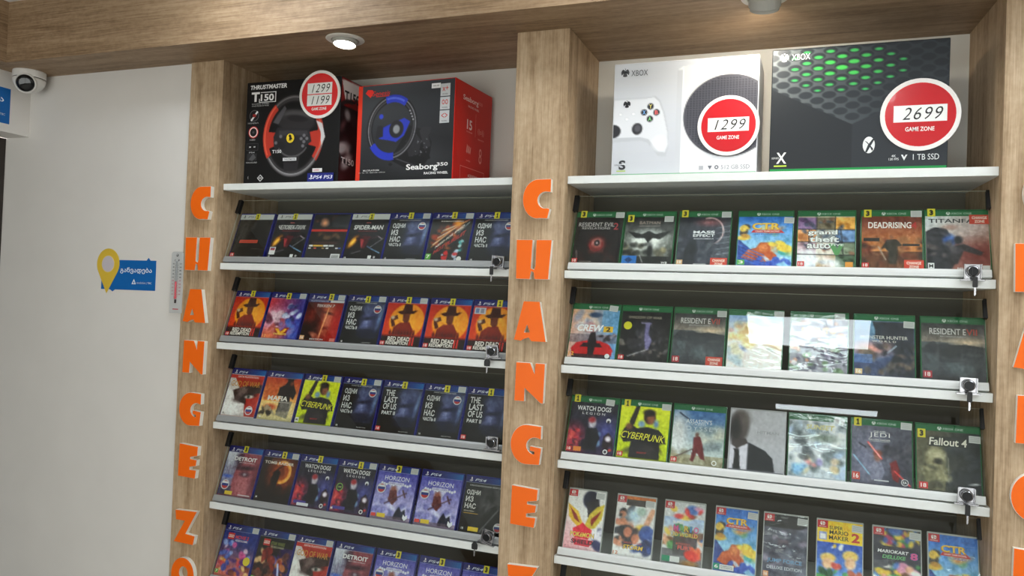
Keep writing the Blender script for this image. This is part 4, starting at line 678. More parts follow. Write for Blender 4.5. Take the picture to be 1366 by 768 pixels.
def cover_mesh(key_, fn, banded=None):
    if key_ in _cm: return _cm[key_]
    s, kind = fn()
    if banded: kind = banded
    R = np.random.RandomState(len(key_) * 7 + ord(key_[0])); n = R.randn(*s.U.shape); n = (n + np.roll(n, 1, 0) * .5 + np.roll(n, 1, 1) * .5)
    amp = 1.5 if kind is None else 5.5; s.I = np.clip((s.I - 100) * 1.22 + 92 + (n * amp * np.clip(s.I.mean(2) / 110, .25, 1.2))[..., None], 6, 250)
    if kind: band(s, kind)
    mb = s.mesh(None, 0.0, .00008); e = -(.0095 if kind == 'sw' else .0115)      # the foot of the insert, behind the rail
    mb.add([(-s.w / 2, 0, e), (s.w / 2, 0, e), (s.w / 2, 0, 0), (-s.w / 2, 0, 0)], [(0, 1, 2, 3)], 0, tuple(float(x) for x in s.I[-1].mean(0)))
    o = mb.build('tmp', M['print']); _cm[key_] = (o.data, s.w, s.h); bpy.data.objects.remove(o); return _cm[key_]
def wrap_mesh(w, h, seed, amp):
    R = np.random.RandomState(seed); nx, nz = 30, 44; X, Z = np.meshgrid(np.linspace(-w / 2, w / 2, nx + 1), np.linspace(.001, h - .001, nz + 1)); Y = np.zeros_like(X)
    for k in range(14):
        z0, sl, wd, x0 = R.uniform(0, h), R.uniform(-.25, .1), R.uniform(.0012, .004), R.uniform(-w / 2, w / 2)
        Y += np.exp(-((Z - z0 - sl * X + .004 * np.sin(X * 90 + k)) / wd) ** 2) * np.exp(-((X - x0) / (w * R.uniform(.2, .5))) ** 2) * R.uniform(.3, 1)
    Y = -.0007 - amp * Y; b = MB(); q = nx + 1
    b.add(list(zip(X.ravel(), Y.ravel(), Z.ravel())), [(j * q + i, j * q + i + 1, (j + 1) * q + i + 1, (j + 1) * q + i) for j in range(nz) for i in range(nx)])
    o = b.build('tmp', M['wrap'], smooth=True); d = o.data; bpy.data.objects.remove(o); return d
def child(name, me, parent, loc=(0, 0, 0), rot=(0, 0, 0), label=None):
    o = bpy.data.objects.new(name, me); COL.objects.link(o); o.parent = parent; o.location = loc; o.rotation_euler = rot
    if label: o['label'] = label
    return o
def case(x, row, shell, art, label, group, num=None, tagp=None, shop=None, wrap=None, yaw=0, roll=0):
    """one game case leaning on its shelf: shell, printed cover, stickers"""
    t = thing('game_case', label, 'game case', (x, .0445, Z0 - U * row + .0052), (-TILT - .01, roll, yaw), group)
    sh = child('case_shell', shell_mesh(shell), t)
    if 'shell_bevel' not in sh:
        m = sh.modifiers.new('bevel', 'BEVEL'); m.width = .0016; m.segments = 2
    me, w, h = cover_mesh(*art); H = .170 if shell == 'sw' else .171; z0 = H - .0045 - h
    child('cover_print', me, t, (0, -.0003, z0))
    P = lambda u, v: ((u - .5) * w, -.0016, z0 + (1 - v) * h)
    if num: n, u, v = num; c = P(u, v); child('number_sticker', sticker_mesh('num', n), t, (c[0], c[1], c[2] - .0102), label='yellow square sticker')
    if tagp: u, v, r = tagp; c = P(u, v); child('price_label', sticker_mesh('tag'), t, (c[0], c[1] + .0003, c[2] - .0082), (0, r, 0), label='pale grey price label')
    if shop: u, v = shop; c = P(u, v); child('shop_sticker', sticker_mesh('shop'), t, (c[0], c[1], c[2] - .0118), label='red shop sticker')
    if wrap: child('plastic_wrap', wrap_mesh(w + .004, H - .003, wrap[0], wrap[1]), t, (0, -.0022, 0))
    return t
A = {k: (k, f) for k, f in dict(greyred=c_greyred, pauk=lambda: c_redblack('ЧЕЛОВЕК-ПАУК', 1), spider=lambda: c_redblack('SPIDER-MAN', 0), back=c_back, dusk=lambda: c_dusk('ru', 1), dusk_en=lambda: c_dusk('en', 0),
    streaks=c_streaks, sun=lambda: c_sun(0), sun_sale=lambda: c_sun(1), redblue=c_redblue, crimson=c_crimson, redcloth=c_redcloth, sunset=c_sunset, yellow=lambda: c_yellow('ps4'), yellow_g=lambda: c_yellow('xb'), profile=c_profile, eclipse=c_eclipse,
    neon=lambda: c_neon('ps4', 0), neon_seal=lambda: c_neon('ps4', 1), neon_g=lambda: c_neon('xb1', 0), violet=c_violet, mono=c_mono, brick=lambda: c_brick(0), brick2=lambda: c_brick(1), redeye=c_redeye, wings=c_wings, planet=c_planet,
    kart=lambda: c_kart('xb'), kart_s=lambda: c_kart('sw'), city=c_city, rust=c_rust, mech=c_mech, redcar=c_redcar, ashes=c_ashes, marsh=lambda: c_marsh(0), marsh2=lambda: c_marsh(1), pale=c_pale, noisy=c_noisy, beast=c_beast,
    marble=c_marble, suit=c_suit, snow=c_snow, sabre=c_sabre, armour=c_armour, flame=c_flame, whirl=c_whirl, world=c_world, shine=c_shine, maker=c_maker, party=c_party).items()}
TG = (.90, .052, 0)
RN = ['', 'top', 'second', 'third', 'fourth', 'fifth']
def row(side, r, shell, group, xs, items):
    for i, (x, it) in enumerate(zip(xs, items)):
        art, label = it[0], it[1]; kw = dict(it[2]) if len(it) > 2 else {}
        sh = kw.pop('shell', shell); case(x, r, sh, A[art], label, group, **kw)
B = 'blue-banded game cases on the %s row'; G = 'green-banded game cases on the %s row'
row('L', 1, 'ps4', B % 'top', [.0752, .2194, .3592, .4959, .6324, .7707, .9075], [
    ('greyred', 'white-banded dark grey case with one red bar, first from the wall on top glazed shelf', dict(num=('1', .52, .055))),
    ('pauk', 'white-banded dark case with Cyrillic title over red and black art, on top glazed shelf', dict(num=('1', .52, .055))),
    ('back', 'case showing its grey back cover with red stripe and barcode, on top glazed shelf'),
    ('spider', 'white-banded dark case with Latin title over red and black art, right of the back cover', dict(num=('1', .52, .06))),
    ('dusk', 'dark blue-grey case with Cyrillic title between red-black art and orange streaks, top glazed shelf', dict(num=('1', .50, .045), tagp=TG)),
    ('streaks', 'blue-banded case with diagonal orange streaks over black and a green rating', dict(num=('1', .53, .04), tagp=TG)),
    ('dusk', 'dark blue-grey case with Cyrillic title behind the lock of the top glazed shelf', dict(num=('1', .50, .045)))])
row('L', 2, 'ps4', B % 'second', [.0712, .2110, .3520, .4950, .6340, .7752, .9130], [
    ('sun', 'orange case with black-hatted figure before a yellow sun, first on the second glazed shelf', dict(num=('1', .50, .035))),
    ('redblue', 'case split from red to blue with golden emblem, second glazed shelf', dict(num=('2', .50, .06), tagp=TG)),
    ('crimson', 'dark crimson case with one bright slanting line, second glazed shelf', dict(num=('2', .62, .045), tagp=TG)),
    ('dusk', 'dark blue-grey case with Cyrillic title left of the orange cowboy-hat cases', dict(num=('1', .52, .065), tagp=TG)),
    ('sun', 'orange sun case right of the dark blue-grey case, second glazed shelf', dict(num=('1', .52, .05), tagp=TG)),
    ('sun', 'orange sun case without price label, between two like it on the second glazed shelf', dict(num=('1', .53, .05))),
    ('sun_sale', 'orange sun case with pale square sticker, behind the lock of the second glazed shelf', dict(num=('1', .60, .045)))])
row('L', 3, 'ps4', B % 'third', [.0683, .2080, .3491, .4900, .6302, .7675, .9045], [
    ('redcloth', 'white and red case with gold title, first on the third glazed shelf'),
    ('sunset', 'case with dark figure on orange sunset fading to sand, third glazed shelf'),
    ('yellow', 'bright yellow case with dark figure under a blue band, third glazed shelf', dict(num=('1', .54, .05), tagp=TG)),
    ('dusk', 'dark blue-grey case with Cyrillic title right of the bright yellow case', dict(num=('1', .54, .06), tagp=TG)),
    ('dusk_en', 'dark blue-grey case with Latin title between two Cyrillic ones, third glazed shelf', dict(num=('1', .53, .055))),
    ('dusk', 'dark blue-grey case with Cyrillic title between two Latin-titled ones, third glazed shelf', dict(num=('1', .54, .06), tagp=TG)),
    ('dusk_en', 'dark blue-grey case with Latin title behind the lock of the third glazed shelf', dict(num=('1', .54, .055)))])
row('L', 4, 'ps4', B % 'fourth', [.0704, .2090, .3480, .4860, .6255, .7685, .9090], [
    ('profile', 'pink-brown case with grey skyline and yellow corner, first on the fourth glazed shelf', dict(num=('3', .50, .03))),
    ('eclipse', 'dark brown case with glowing orange ring, fourth glazed shelf', dict(num=('2', .58, .05), tagp=TG)),
    ('neon', 'dark violet case without green seal, right of the orange ring case', dict(num=('1', .53, .04))),
    ('neon_seal', 'dark violet case with round green seal, fourth glazed shelf', dict(num=('1', .58, .06), tagp=TG)),
    ('violet', 'lavender case numbered three beside the dark case with green seal', dict(num=('3', .50, .045), tagp=TG)),
    ('violet', 'lavender case without number sticker on the fourth glazed shelf'),
    ('mono', 'black and white case with Cyrillic title behind the lock of the fourth glazed shelf')])
row('L', 5, 'ps4', B % 'fifth', [.0699, .2080, .3455, .4865, .6295, .7720, .9100], [
    ('brick', 'colourful blue case with red square logo and yellow dot, first on the lowest visible shelf', dict(tagp=TG)),
    ('brick2', 'dark case with red square logo and brown figures, lowest visible shelf', dict(tagp=TG)),
    ('redcloth', 'white and red case with gold title, on the lowest visible shelf', dict(tagp=TG)),
    ('profile', 'pink-brown case with grey skyline on the lowest visible shelf'),
    ('violet', 'lavender case right of the pink-brown case on the lowest visible shelf', dict(num=('3', .54, .045))),
    ('violet', 'lavender case between two others like it on the lowest visible shelf', dict(num=('3', .54, .045))),
    ('violet', 'lavender case next to the middle pillar on the lowest visible shelf', dict(num=('3', .54, .045)))])
TX = (.90, .06, 0)
row('R', 1, 'xb', G % 'top', [1.2093, 1.3460, 1.4875, 1.6363, 1.7779, 1.9218, 2.0580], [
    ('redeye', 'black case with a single red eye, first on the top green-banded row', dict(num=('3', .14, .03), tagp=(.92, .05, 0))),
    ('wings', 'grey case with spread dark wings and blue rating square', dict(num=('3', .10, .12), tagp=(.88, .13, 0))),
    ('planet', 'dark grey case with thin crescent planet and red shop sticker', dict(num=('3', .10, .03), tagp=(.91, .05, 0), shop=(.82, .94))),
    ('kart', 'sky-blue cartoon case with large yellow letters on the top green-banded row', dict(tagp=(.93, .16, .05))),
    ('city', 'case with a mosaic of comic panels and white lettering'),
    ('rust', 'rusty brown case with lone figure and red numeral four', dict(num=('3', .10, .04), tagp=(.91, .05, 0), shop=(.86, .93))),
    ('mech', 'pale case with dark machine and red shop sticker over its title', dict(num=('3', .10, .03), shop=(.86, .15)))])
row('R', 2, 'xb', G % 'second', [1.2079, 1.3445, 1.4830, 1.6200, 1.7686, 1.9124, 2.0560], [
    ('redcar', 'case with a red sports car, first on the second green-banded row', dict(tagp=(.86, .06, .1))),
    ('ashes', 'charcoal case with round yellow sticker and pale violet streak', dict()),
    ('marsh', 'grey misty hills case with red shop sticker, second green-banded row', dict(tagp=(.92, .08, 0), shop=(.83, .93), wrap=(4, .0008))),
    ('pale', 'pale washed-out case behind the reflected lamp at its left end', dict(tagp=(.93, .05, 0), wrap=(7, .0009))),
    ('noisy', 'case in crumpled shiny film with mottled picture below the reflected lamp', dict(tagp=(.86, .05, 0), wrap=(12, .0016))),
    ('beast', 'case with dark beast on blue sky, right of the crumpled film case', dict(tagp=(.91, .14, .05))),
    ('marsh2', 'grey misty hills case behind the lock on the second green-banded row', dict(wrap=(3, .0007)))])
row('R', 3, 'xb', G % 'third', [1.2130, 1.3505, 1.4900, 1.6330, 1.7720, 1.9134, 2.0525], [
    ('neon_g', 'dark violet case under a green band, first on its row', dict(num=('1', .12, .03), tagp=(.82, .07, .06))),
    ('yellow_g', 'bright yellow case with dark figure under a green band', dict(num=('1', .12, .05), tagp=(.92, .07, 0))),
    ('marble', 'pale blue case with running figure in dark red', dict()),
    ('suit', 'plain grey metal case with dark suit and tie', dict(shell='steel')),
    ('snow', 'snowy white case with yellow lettering and tilted price label', dict(tagp=(.86, .06, .3), wrap=(9, .0008))),
    ('sabre', 'slate grey case with two thin red beams', dict(num=('1', .10, .04), tagp=(.91, .06, .03))),
    ('armour', 'dark olive case with armour plates behind the lock of the third row', dict(num=('3', .08, .14), tagp=(.92, .18, .03)))])
row('R', 4, 'sw', 'small red-cornered cases on the lowest green-banded bay row', [1.2011, 1.3347, 1.4609, 1.5895, 1.7063, 1.8292, 1.9529, 2.0690], [
    ('flame', 'small white case with golden flame shapes, first of the red-cornered row', dict(tagp=(.86, .07, .03))),
    ('whirl', 'small white case crowded with orange and navy shapes', dict(tagp=(.86, .10, .03), wrap=(31, .0006))),
    ('world', 'small grey case with rainbow lettering and red word below', dict(wrap=(22, .0005))),
    ('kart_s', 'small sky-blue case with large yellow letters, fully in view on the red-cornered row', dict(tagp=(.88, .08, .05), wrap=(23, .0013))),
    ('shine', 'small grey case in heavily creased shiny film', dict(tagp=(.88, .08, .05), wrap=(24, .0022))),
    ('maker', 'small case with yellow top and blue lower half', dict(tagp=(.88, .08, .05))),
    ('party', 'small case with crowded colourful picture and white slanted lettering', dict(tagp=(.88, .08, .05), wrap=(26, .0008))),
    ('kart_s', 'small sky-blue case at the far end of the red-cornered row', dict(wrap=(27, .0010)))])

# ------------------------------------------------------------------ cartons on the top shelf
def carton(name, label, w, h, d, x, y, yaw, sides, front, right=None, edge=None):
    """sides: ink colours of the plain carton; front and right: printed sheets"""
    t = thing(name, label, 'box', (x, y, Z0 + .0005), (0, 0, yaw)); b = MB()
    b.box(-w / 2, w / 2, 0, d, 0, h, 0, sides); o = b.build('carton', M['carton'], t, bevel=.0022)
    front.mesh(None, 0, .0001).build('front_print', M['carton'], t, loc=(0, -.0004, .0015))
    if right:
        o = right.mesh(None, 0, .0001).build('side_print', M['carton'], t, loc=(w / 2 + .0004, d / 2, .0015)); o.rotation_euler = (0, 0, PI / 2)
    return t
# wheel carton, black
w, h = .350, .324
s = Sheet(w - .004, h - .004, 150, 140, (14, 14, 16)); cu, cv = .60, .60
s.ring(cu, cv, .295, .365, .030, (58, 56, 58), 0, 360); s.ring(cu, cv, .305, .38, .007, (110, 108, 110), 0, 360); s.ring(cu, cv, .27, .335, .006, (28, 27, 29), 0, 360)
s.ring(cu, cv, .295, .365, .030, (182, 54, 38), 128, 212); s.ring(cu, cv, .295, .365, .030, (176, 52, 36), 322, 50); s.ring(cu, cv, .305, .38, .008, (222, 92, 66), 130, 208); s.ring(cu, cv, .30, .375, .008, (214, 86, 62), 326, 46)
s.ring(cu, cv, .30, .37, .004, (150, 150, 152), 215, 318)
s.poly([(.31, .55), (.44, .56), (.44, .68), (.33, .72)], (176, 52, 38)); s.poly([(.77, .57), (.885, .55), (.875, .72), (.77, .69)], (172, 50, 36)); s.ell(.62, .45, .21, .11, (44, 42, 44), .02, 8); s.ell(.64, .41, .16, .055, (74, 72, 74), .03, 8); s.ell(.64, .435, .13, .035, (34, 32, 34), .02, 8)
s.poly([(.43, .51), (.77, .53), (.80, .66), (.72, .72), (.68, .79), (.66, .94), (.52, .94), (.50, .78), (.40, .71), (.39, .6)], (38, 37, 40)); s.poly([(.45, .54), (.75, .555), (.76, .60), (.45, .59)], (56, 54, 58)); s.ell(.47, .69, .05, .04, (30, 29, 32), .02)
s.poly([(.42, .40), (.50, .30), (.52, .33), (.44, .48), (.38, .46)], (78, 76, 80)); s.poly([(.84, .46), (.905, .49), (.94, .62), (.90, .72), (.895, .58)], (196, 196, 198)); s.line(.91, .7, .82, .86, .006, (120, 120, 122)); s.ring(.6, .60, .18, .2, .008, (84, 82, 84), 215, 325)
for u, v in ((.47, .6), (.42, .66), (.72, .60), (.75, .63), (.72, .66), (.69, .63), (.71, .70)): s.ell(u, v, .016, .016, (110, 108, 112), .008)
s.I = np.roll(s.I, (-8, -12), (0, 1))
s.t('THRUSTMASTER', .235, .045, .044, (238, 238, 238), .40, .05, .15); s.t('T', .095, .14, .095, (240, 240, 240), .09, .06); s.t('150', .225, .15, .068, (240, 240, 240), .145, .045)
for a in ((.15, .096, .322, .103), (.135, .192, .322, .199), (.313, .096, .322, .199), (.135, .16, .143, .199)): s.patch(*a, (235, 235, 235))
for k in range(2): s.t('FORCE FEEDBACK WHEEL' if k else 'RACING WHEEL', .06, .21 + .02 * k, .012, (200, 200, 200), .19, 0, 0, 'l')
s.disc(.09, .325, .052, (96, 96, 98)); s.disc(.09, .325, .046, (24, 22, 24)); s.flat([(.05, .37), (.12, .28), (.135, .29), (.065, .38)], (226, 226, 226)); s.patch(.075, .31, .11, .34, (150, 40, 36)); s.disc(.09, .49, .055, (190, 46, 42)); s.disc(.09, .49, .047, (245, 210, 205)); s.disc(.09, .49, .038, (20, 18, 20)); s.disc(.09, .49, .012, (70, 70, 72))
s.patch(.02, .60, .15, .67, (70, 70, 72)); s.patch(.024, .604, .146, .666, (18, 18, 20)); s.t('- -', .085, .635, .012, (190, 190, 190), .07); s.patch(.03, .70, .14, .77, (44, 44, 46)); s.flat([(.05, .76), (.1, .70), (.13, .74), (.09, .775)], (80, 80, 82))
for v, tt in ((.4, 'FORCE FEEDBACK'), (.565, '1080'), (.69, 'PS4'), (.79, 'PEDALS INCLUDED')): s.t(tt, .085, v, .013, (180, 180, 180), .12 if len(tt) > 5 else .06)
s.flat([(.155, .945), (.19, .91), (.225, .945), (.19, .98)], (210, 210, 210)); s.flat([(.165, .945), (.19, .92), (.215, .945), (.19, .97)], (20, 20, 22)); s.t('14+', .19, .945, .022, (230, 230, 230), .035); s.t('(', .055, .94, .03, (200, 200, 200))
s.disc(.50, .565, .042, (226, 196, 50)); s.flat([(.485, .60), (.49, .56), (.48, .54), (.495, .525), (.51, .54), (.515, .56), (.525, .575), (.51, .58), (.51, .605), (.5, .58)], (30, 26, 20)); s.t('T150', .36, .69, .032, (220, 220, 220), .10, .04); s.patch(.43, .755, .575, .785, (210, 210, 212)); s.t('THRUSTMASTER', .503, .77, .014, (40, 40, 40), .12)
s.patch(.75, .865, .85, .9, (222, 222, 222)); s.t('LICENSED', .79, .882, .014, (190, 60, 60), .06); s.patch(.70, .91, .97, .99, (34, 42, 120)); s.t('PS4 PS3', .86, .95, .034, (226, 228, 240), .2, .02, .2); logo_ps(s, .735, .95, .04, (226, 228, 240))
r = Sheet(.21, h - .004, 60, 90, (26, 18, 20)); r.grad((20, 16, 18), (80, 24, 26), 0, .3, .6, 1); r.rect(0, 0, 1, .26, (150, 30, 30), .9); r.poly([(0, .02), (.9, 0), (1, .3), (.5, .14), (.1, .2)], (232, 228, 226)); r.blobs(14, (0, .3, 1, .8), [(60, 40, 44), (34, 26, 28), (110, 70, 74), (190, 186, 188)], .03, .09, 5, .8, .04); r.ring(.3, .5, .5, .3, .02, (40, 34, 36), 90, 270); r.t('T150', .28, .16, .1, (30, 26, 28), .4, .05); r.t('T150', .22, .78, .06, (220, 216, 216), .34, .03)
carton('steering_wheel_box', 'black box with red and black steering wheel picture on top shelf', w, h, .215, .0535 + w / 2, .05, 0, (14, 14, 16), s, r)
# wheel carton, black and red
w, h = .334, .290
s = Sheet(w - .004, h - .004, 150, 130, (40, 42, 46)); s.grad((62, 66, 72), (30, 31, 34), .3, 0, .6, .8); s.ell(.62, .78, .3, .12, (58, 60, 64), .2); s.rect(0, 0, .045, 1, (212, 56, 36))
s.poly([(.40, .72), (.56, .44), (.72, .50), (.79, .62), (.77, .78), (.68, .90), (.5, .86), (.36, .78)], (26, 26, 29)); s.poly([(.52, .60), (.62, .52), (.68, .6), (.66, .74), (.56, .76)], (44, 44, 48)); s.line(.42, .77, .64, .86, .006, (70, 70, 76)); s.poly([(.66, .5), (.70, .46), (.78, .47), (.77, .53), (.75, .55), (.78, .66), (.72, .7)], (46, 46, 50)); s.blobs(24, (.58, .58, .74, .76), [(120, 122, 128), (62, 62, 66), (80, 80, 86)], .004, .007, 4, .9, .004)
for u in (.37, .5, .62, .76): s.ell(u, .83 if u < .55 else .88 if u < .7 else .78, .02, .015, (26, 26, 28), .01)
R_ = 14
s.ring(.37, .45, .235, .30, .035, (30, 30, 33), 0, 360, R_); s.ring(.37, .45, .245, .315, .006, (120, 120, 126), 0, 360, R_); s.ring(.37, .45, .225, .285, .008, (66, 66, 70), 0, 360, R_); s.ring(.37, .45, .235, .30, .035, (44, 62, 190), 68, 122, R_); s.ring(.37, .45, .235, .30, .035, (40, 56, 176), 228, 292, R_); s.ring(.365, .44, .235, .295, .010, (84, 106, 220), 72, 118, R_)
s.poly([(.23, .47), (.34, .42), (.5, .36), (.56, .40), (.5, .54), (.42, .60), (.34, .58), (.24, .56)], (40, 56, 172)); s.poly([(.22, .42), (.28, .43), (.28, .54), (.20, .56)], (38, 38, 42)); s.ell(.42, .47, .075, .09, (36, 36, 40), .01, 14); s.ell(.42, .47, .035, .045, (130, 134, 140), .015); s.ell(.255, .33, .022, .025, (44, 62, 180), .01)
for k in range(4): s.ell(.555 + .012 * k, .29 + .03 * k, .008, .006, (190, 190, 196), .004)
s.flat([(.075, .075), (.1, .04), (.15, .045), (.165, .075), (.13, .125)], (222, 52, 44)); s.t('Genesis', .24, .085, .05, (216, 48, 44), .2, .0, .3); s.patch(.19, .115, .33, .121, (216, 48, 44))
for k in range(3): s.patch(.86, .045 + k * .135, .955, .17 + k * .135, (196, 198, 200)); s.t(('x+', 'oo', '<>')[k], .907, .095 + k * .135, .05, (196, 60, 54), .06, .01); s.t('WHEEL', .907, .15 + k * .135, .012, (70, 70, 72), .06)
s.patch(.77, .035, .86, .085, (232, 232, 232)); s.t('350.00', .815, .06, .016, (90, 90, 94), .06)
s.t('Seaborg', .70, .875, .075, (240, 240, 240), .32, .04); s.t('350', .905, .85, .035, (236, 236, 236), .11, .03); s.t('RACING WHEEL', .845, .935, .025, (236, 236, 236), .24, .04); s.t('MULTIPLATFORM', .17, .885, .016, (220, 220, 220), .17, .02); s.t('PC - PS3 - PS4 - XBOX ONE - SWITCH', .18, .908, .010, (200, 200, 200), .28)
r = Sheet(.226, h - .004, 40, 50, (206, 38, 28)); r.grad((212, 42, 30), (190, 30, 24)); W2 = (236, 150, 140); r.t('Seaborg', .40, .15, .07, (240, 200, 195), .42, .04); r.t('350', .66, .135, .035, (230, 120, 110), .12, .02); r.t('RACING WHEEL', .48, .215, .022, (236, 190, 185), .3, .02); r.patch(.545, .26, .55, .5, W2)
r.t('15', .38, .40, .1, (240, 205, 200), .14, .04); r.t('((o))', .70, .43, .07, W2, .17, 0); r.t('PROGRAMS', .38, .475, .014, W2, .16); r.t('VIBRATION', .70, .51, .014, W2, .18)
for k in range(4): r.flat([(.31 + .03 * k, .68), (.33 + .03 * k, .60 + .01 * k), (.345 + .03 * k, .62), (.33 + .03 * k, .7)], W2)
r.t('8', .70, .68, .16, W2, .08, 0); r.t('WHEEL', .37, .77, .014, W2, .12)
for a in ((.16, .84, .82, .845), (.16, .84, .165, .97), (.815, .84, .82, .97)): r.patch(*a, W2)
r.t('#GENESISGAMING', .58, .92, .034, (240, 190, 184), .42, .02)
r.patch(.4, .955, .78, .96, W2)
carton('racing_wheel_box', 'black and red box with blue-rimmed steering wheel picture on top shelf', w, h, .232, .4585 + w / 2 * .998, .0475, math.radians(-4), (206, 38, 28), s, r)
# white console carton
w, h = .367, .297
s = Sheet(w - .004, h - .004, 130, 110, (206, 209, 214)); s.grad((210, 213, 218), (198, 201, 207), 0, 0, 0, 1); s.rect(.452, .08, .488, 1, (200, 203, 208), .9); s.rect(.488, .08, .497, 1, (244, 245, 246)); s.poly([(.452, .08), (.497, .05), (.497, .08)], (236, 238, 240)); s.poly([(.497, .05), (1, 0), (1, 1), (.497, 1)], (224, 225, 228)); s.rect(0, .985, 1, 1, (40, 150, 80))
s.ell(.81, .50, .31, .355, (74, 74, 80), .006); s.ell(.81, .5, .30, .345, (80, 80, 88), .006)
for i in range(30):
    for j in range(34):
        u, v = .51 + i * .0205, .16 + j * .0205
        if ((u - .81) / .295) ** 2 + ((v - .5) / .335) ** 2 < 1: s.ell(u, v, .006, .0065, (48, 48, 56), .004)
s.poly([(0, .31), (.2, .31), (.3, .30), (.335, .34), (.37, .45), (.40, .62), (.405, .74), (.385, .84), (.33, .83), (.25, .71), (.2, .69), (0, .70)], (192, 195, 200)); s.poly([(0, .32), (.2, .32), (.29, .31), (.325, .35), (.36, .46), (.39, .62), (.395, .73), (.38, .80), (.33, .79), (.26, .68), (.2, .66), (0, .66)], (222, 224, 228)); s.ell(.34, .72, .05, .06, (234, 235, 238), .05)
s.ell(.0, .60, .055, .06, (50, 50, 54), .01); s.ell(.175, .585, .038, .052, (44, 44, 48), .01); s.ell(.178, .58, .024, .034, (84, 84, 90), .02)
for u, v, c in ((.267, .39, (110, 110, 60)), (.222, .44, (50, 90, 170)), (.31, .445, (170, 50, 60)), (.264, .50, (60, 120, 70))): s.ell(u, v, .023, .028, (44, 44, 48), .006)
for u, v, ch, c in ((.267, .39, 'Y', (226, 210, 110)), (.222, .44, 'X', (120, 180, 240)), (.31, .445, 'B', (236, 110, 110)), (.264, .50, 'A', (130, 210, 130))): s.t(ch, u, v, .035, c, .022, .03)
for u, v in ((.05, .45), (.145, .45), (.098, .495)): s.ell(u, v, .015, .016, (206, 209, 214), .005); s.ell(u, v, .011, .012, (240, 241, 243), .005)
logo_xb(s, .095, .36, .026, (40, 40, 44), (232, 234, 238)); logo_xb(s, .075, .077, .03, (70, 72, 76), (232, 235, 240)); s.t('XBOX', .18, .085, .052, (84, 86, 92), .12, .0)
s.t('S', .075, .905, .085, (54, 56, 60), .05, .05); s.flat([(.045, .895), (.1, .895), (.1, .905), (.045, .90)], (226, 229, 233)); s.t('SERIES', .038, .905, .013, (90, 90, 96), .04, 0, 0, 'c'); s.patch(.035, .955, .1, .963, (170, 200, 60))
s.t('512 GB SSD', .865, .945, .036, (150, 152, 160), .19, .0); s.flat([(.68, .93), (.71, .93), (.695, .965)], (110, 112, 120)); s.disc(.74, .945, .014, (110, 112, 120)); s.disc(.74, .945, .006, (230, 230, 234)); s.patch(.62, .93, .65, .965, (170, 172, 178))
carton('console_box', 'white console box with round black vent on top shelf', w, h, .165, 1.2463 + w / 2, .05, 0, (230, 232, 236), s)
# dark console carton
w, h = .388, .303
s = Sheet(w - .004, h - .004, 170, 140, (40, 44, 48)); s.grad((44, 48, 52), (32, 35, 39), .2, .3, .3, 1)
s.poly([(0, -.01), (1, -.01), (1, .45), (.62, .54), (.475, .63), (0, .32)], (66, 70, 74)); s.grad((128, 133, 134), (52, 57, 62), 0, .15, .62, .3, (0, 0, 1, .66), 0)
m = s.I.copy(); q = Sheet(s.w, s.h, 170, 140, (0, 0, 0)); q.poly([(0, -.01), (1.01, -.01), (1.01, .40), (.62, .545), (.475, .63), (0, .32)], (255, 255, 255)); s.grad((100, 106, 108), (48, 53, 58), 0, .25, .7, .25); k_ = q.I[..., :1] / 255; s.I = s.I * k_ + m * (1 - k_)
for i in range(-2, 16):
    for j in range(-8, 14):
        u, v = .476 - .0685 * i + .0690 * j, .567 - .0465 * i - .043 * j
        if -.05 < u < 1.05 and -.05 < v < .62 and (v < .585):
            dn = .5 + .5 * min(1, max(0, u)); c = (34 + 22 * (1 - dn), 39 + 22 * (1 - dn), 44 + 22 * (1 - dn)); s.ell(u, v, .041, .029, c, .008)
            g = math.hypot((u - .42) / .36, (v - .15) / .21)
            if g < 1 and v > 0: s.ell(u, v + .008, .033 * (1.05 - .5 * g), .017 * (1.1 - .6 * g), (60 + 20 * (1 - g), 170 + 40 * (1 - g), 92), .008)
s.poly([(.475, .63), (.62, .545), (1.01, .40), (1.01, 1.01), (.475, 1.01)], (42, 46, 51)); s.poly([(0, .32), (.475, .63), (.475, 1.01), (0, 1.01)], (34, 37, 41)); s.rect(0, .978, 1, 1, (30, 140, 70))
logo_xb(s, .068, .062, .027, (240, 242, 242), (60, 66, 70)); s.t('XBOX', .168, .062, .05, (240, 240, 240), .11, .01)
s.t('X', .068, .885, .09, (240, 240, 240), .06, .03); s.t('SERIES', .032, .885, .015, (210, 210, 210), .045); s.patch(.025, .945, .1, .955, (190, 220, 70)); s.disc(.575, .80, .034, (226, 228, 228), 22, .066); s.flat([(.555, .855), (.57, .80), (.60, .745), (.605, .76), (.585, .81), (.565, .86)], (42, 46, 51)); s.flat([(.55, .765), (.565, .775), (.60, .83), (.595, .85), (.575, .80)], (42, 46, 51))
s.t('1 TB SSD', .89, .905, .045, (222, 224, 224), .14, 0); s.flat([(.755, .885), (.79, .885), (.772, .93)], (222, 224, 224)); s.flat([(.765, .885), (.78, .885), (.772, .905)], (42, 46, 51)); s.t('4K', .715, .893, .018, (222, 224, 224), .025); s.t('120 FPS', .715, .918, .018, (222, 224, 224), .055)
carton('console_box', 'dark console box with green dotted honeycomb on top shelf', w, h, .12, 1.6425 + w / 2, .05, 0, (36, 40, 44), s)

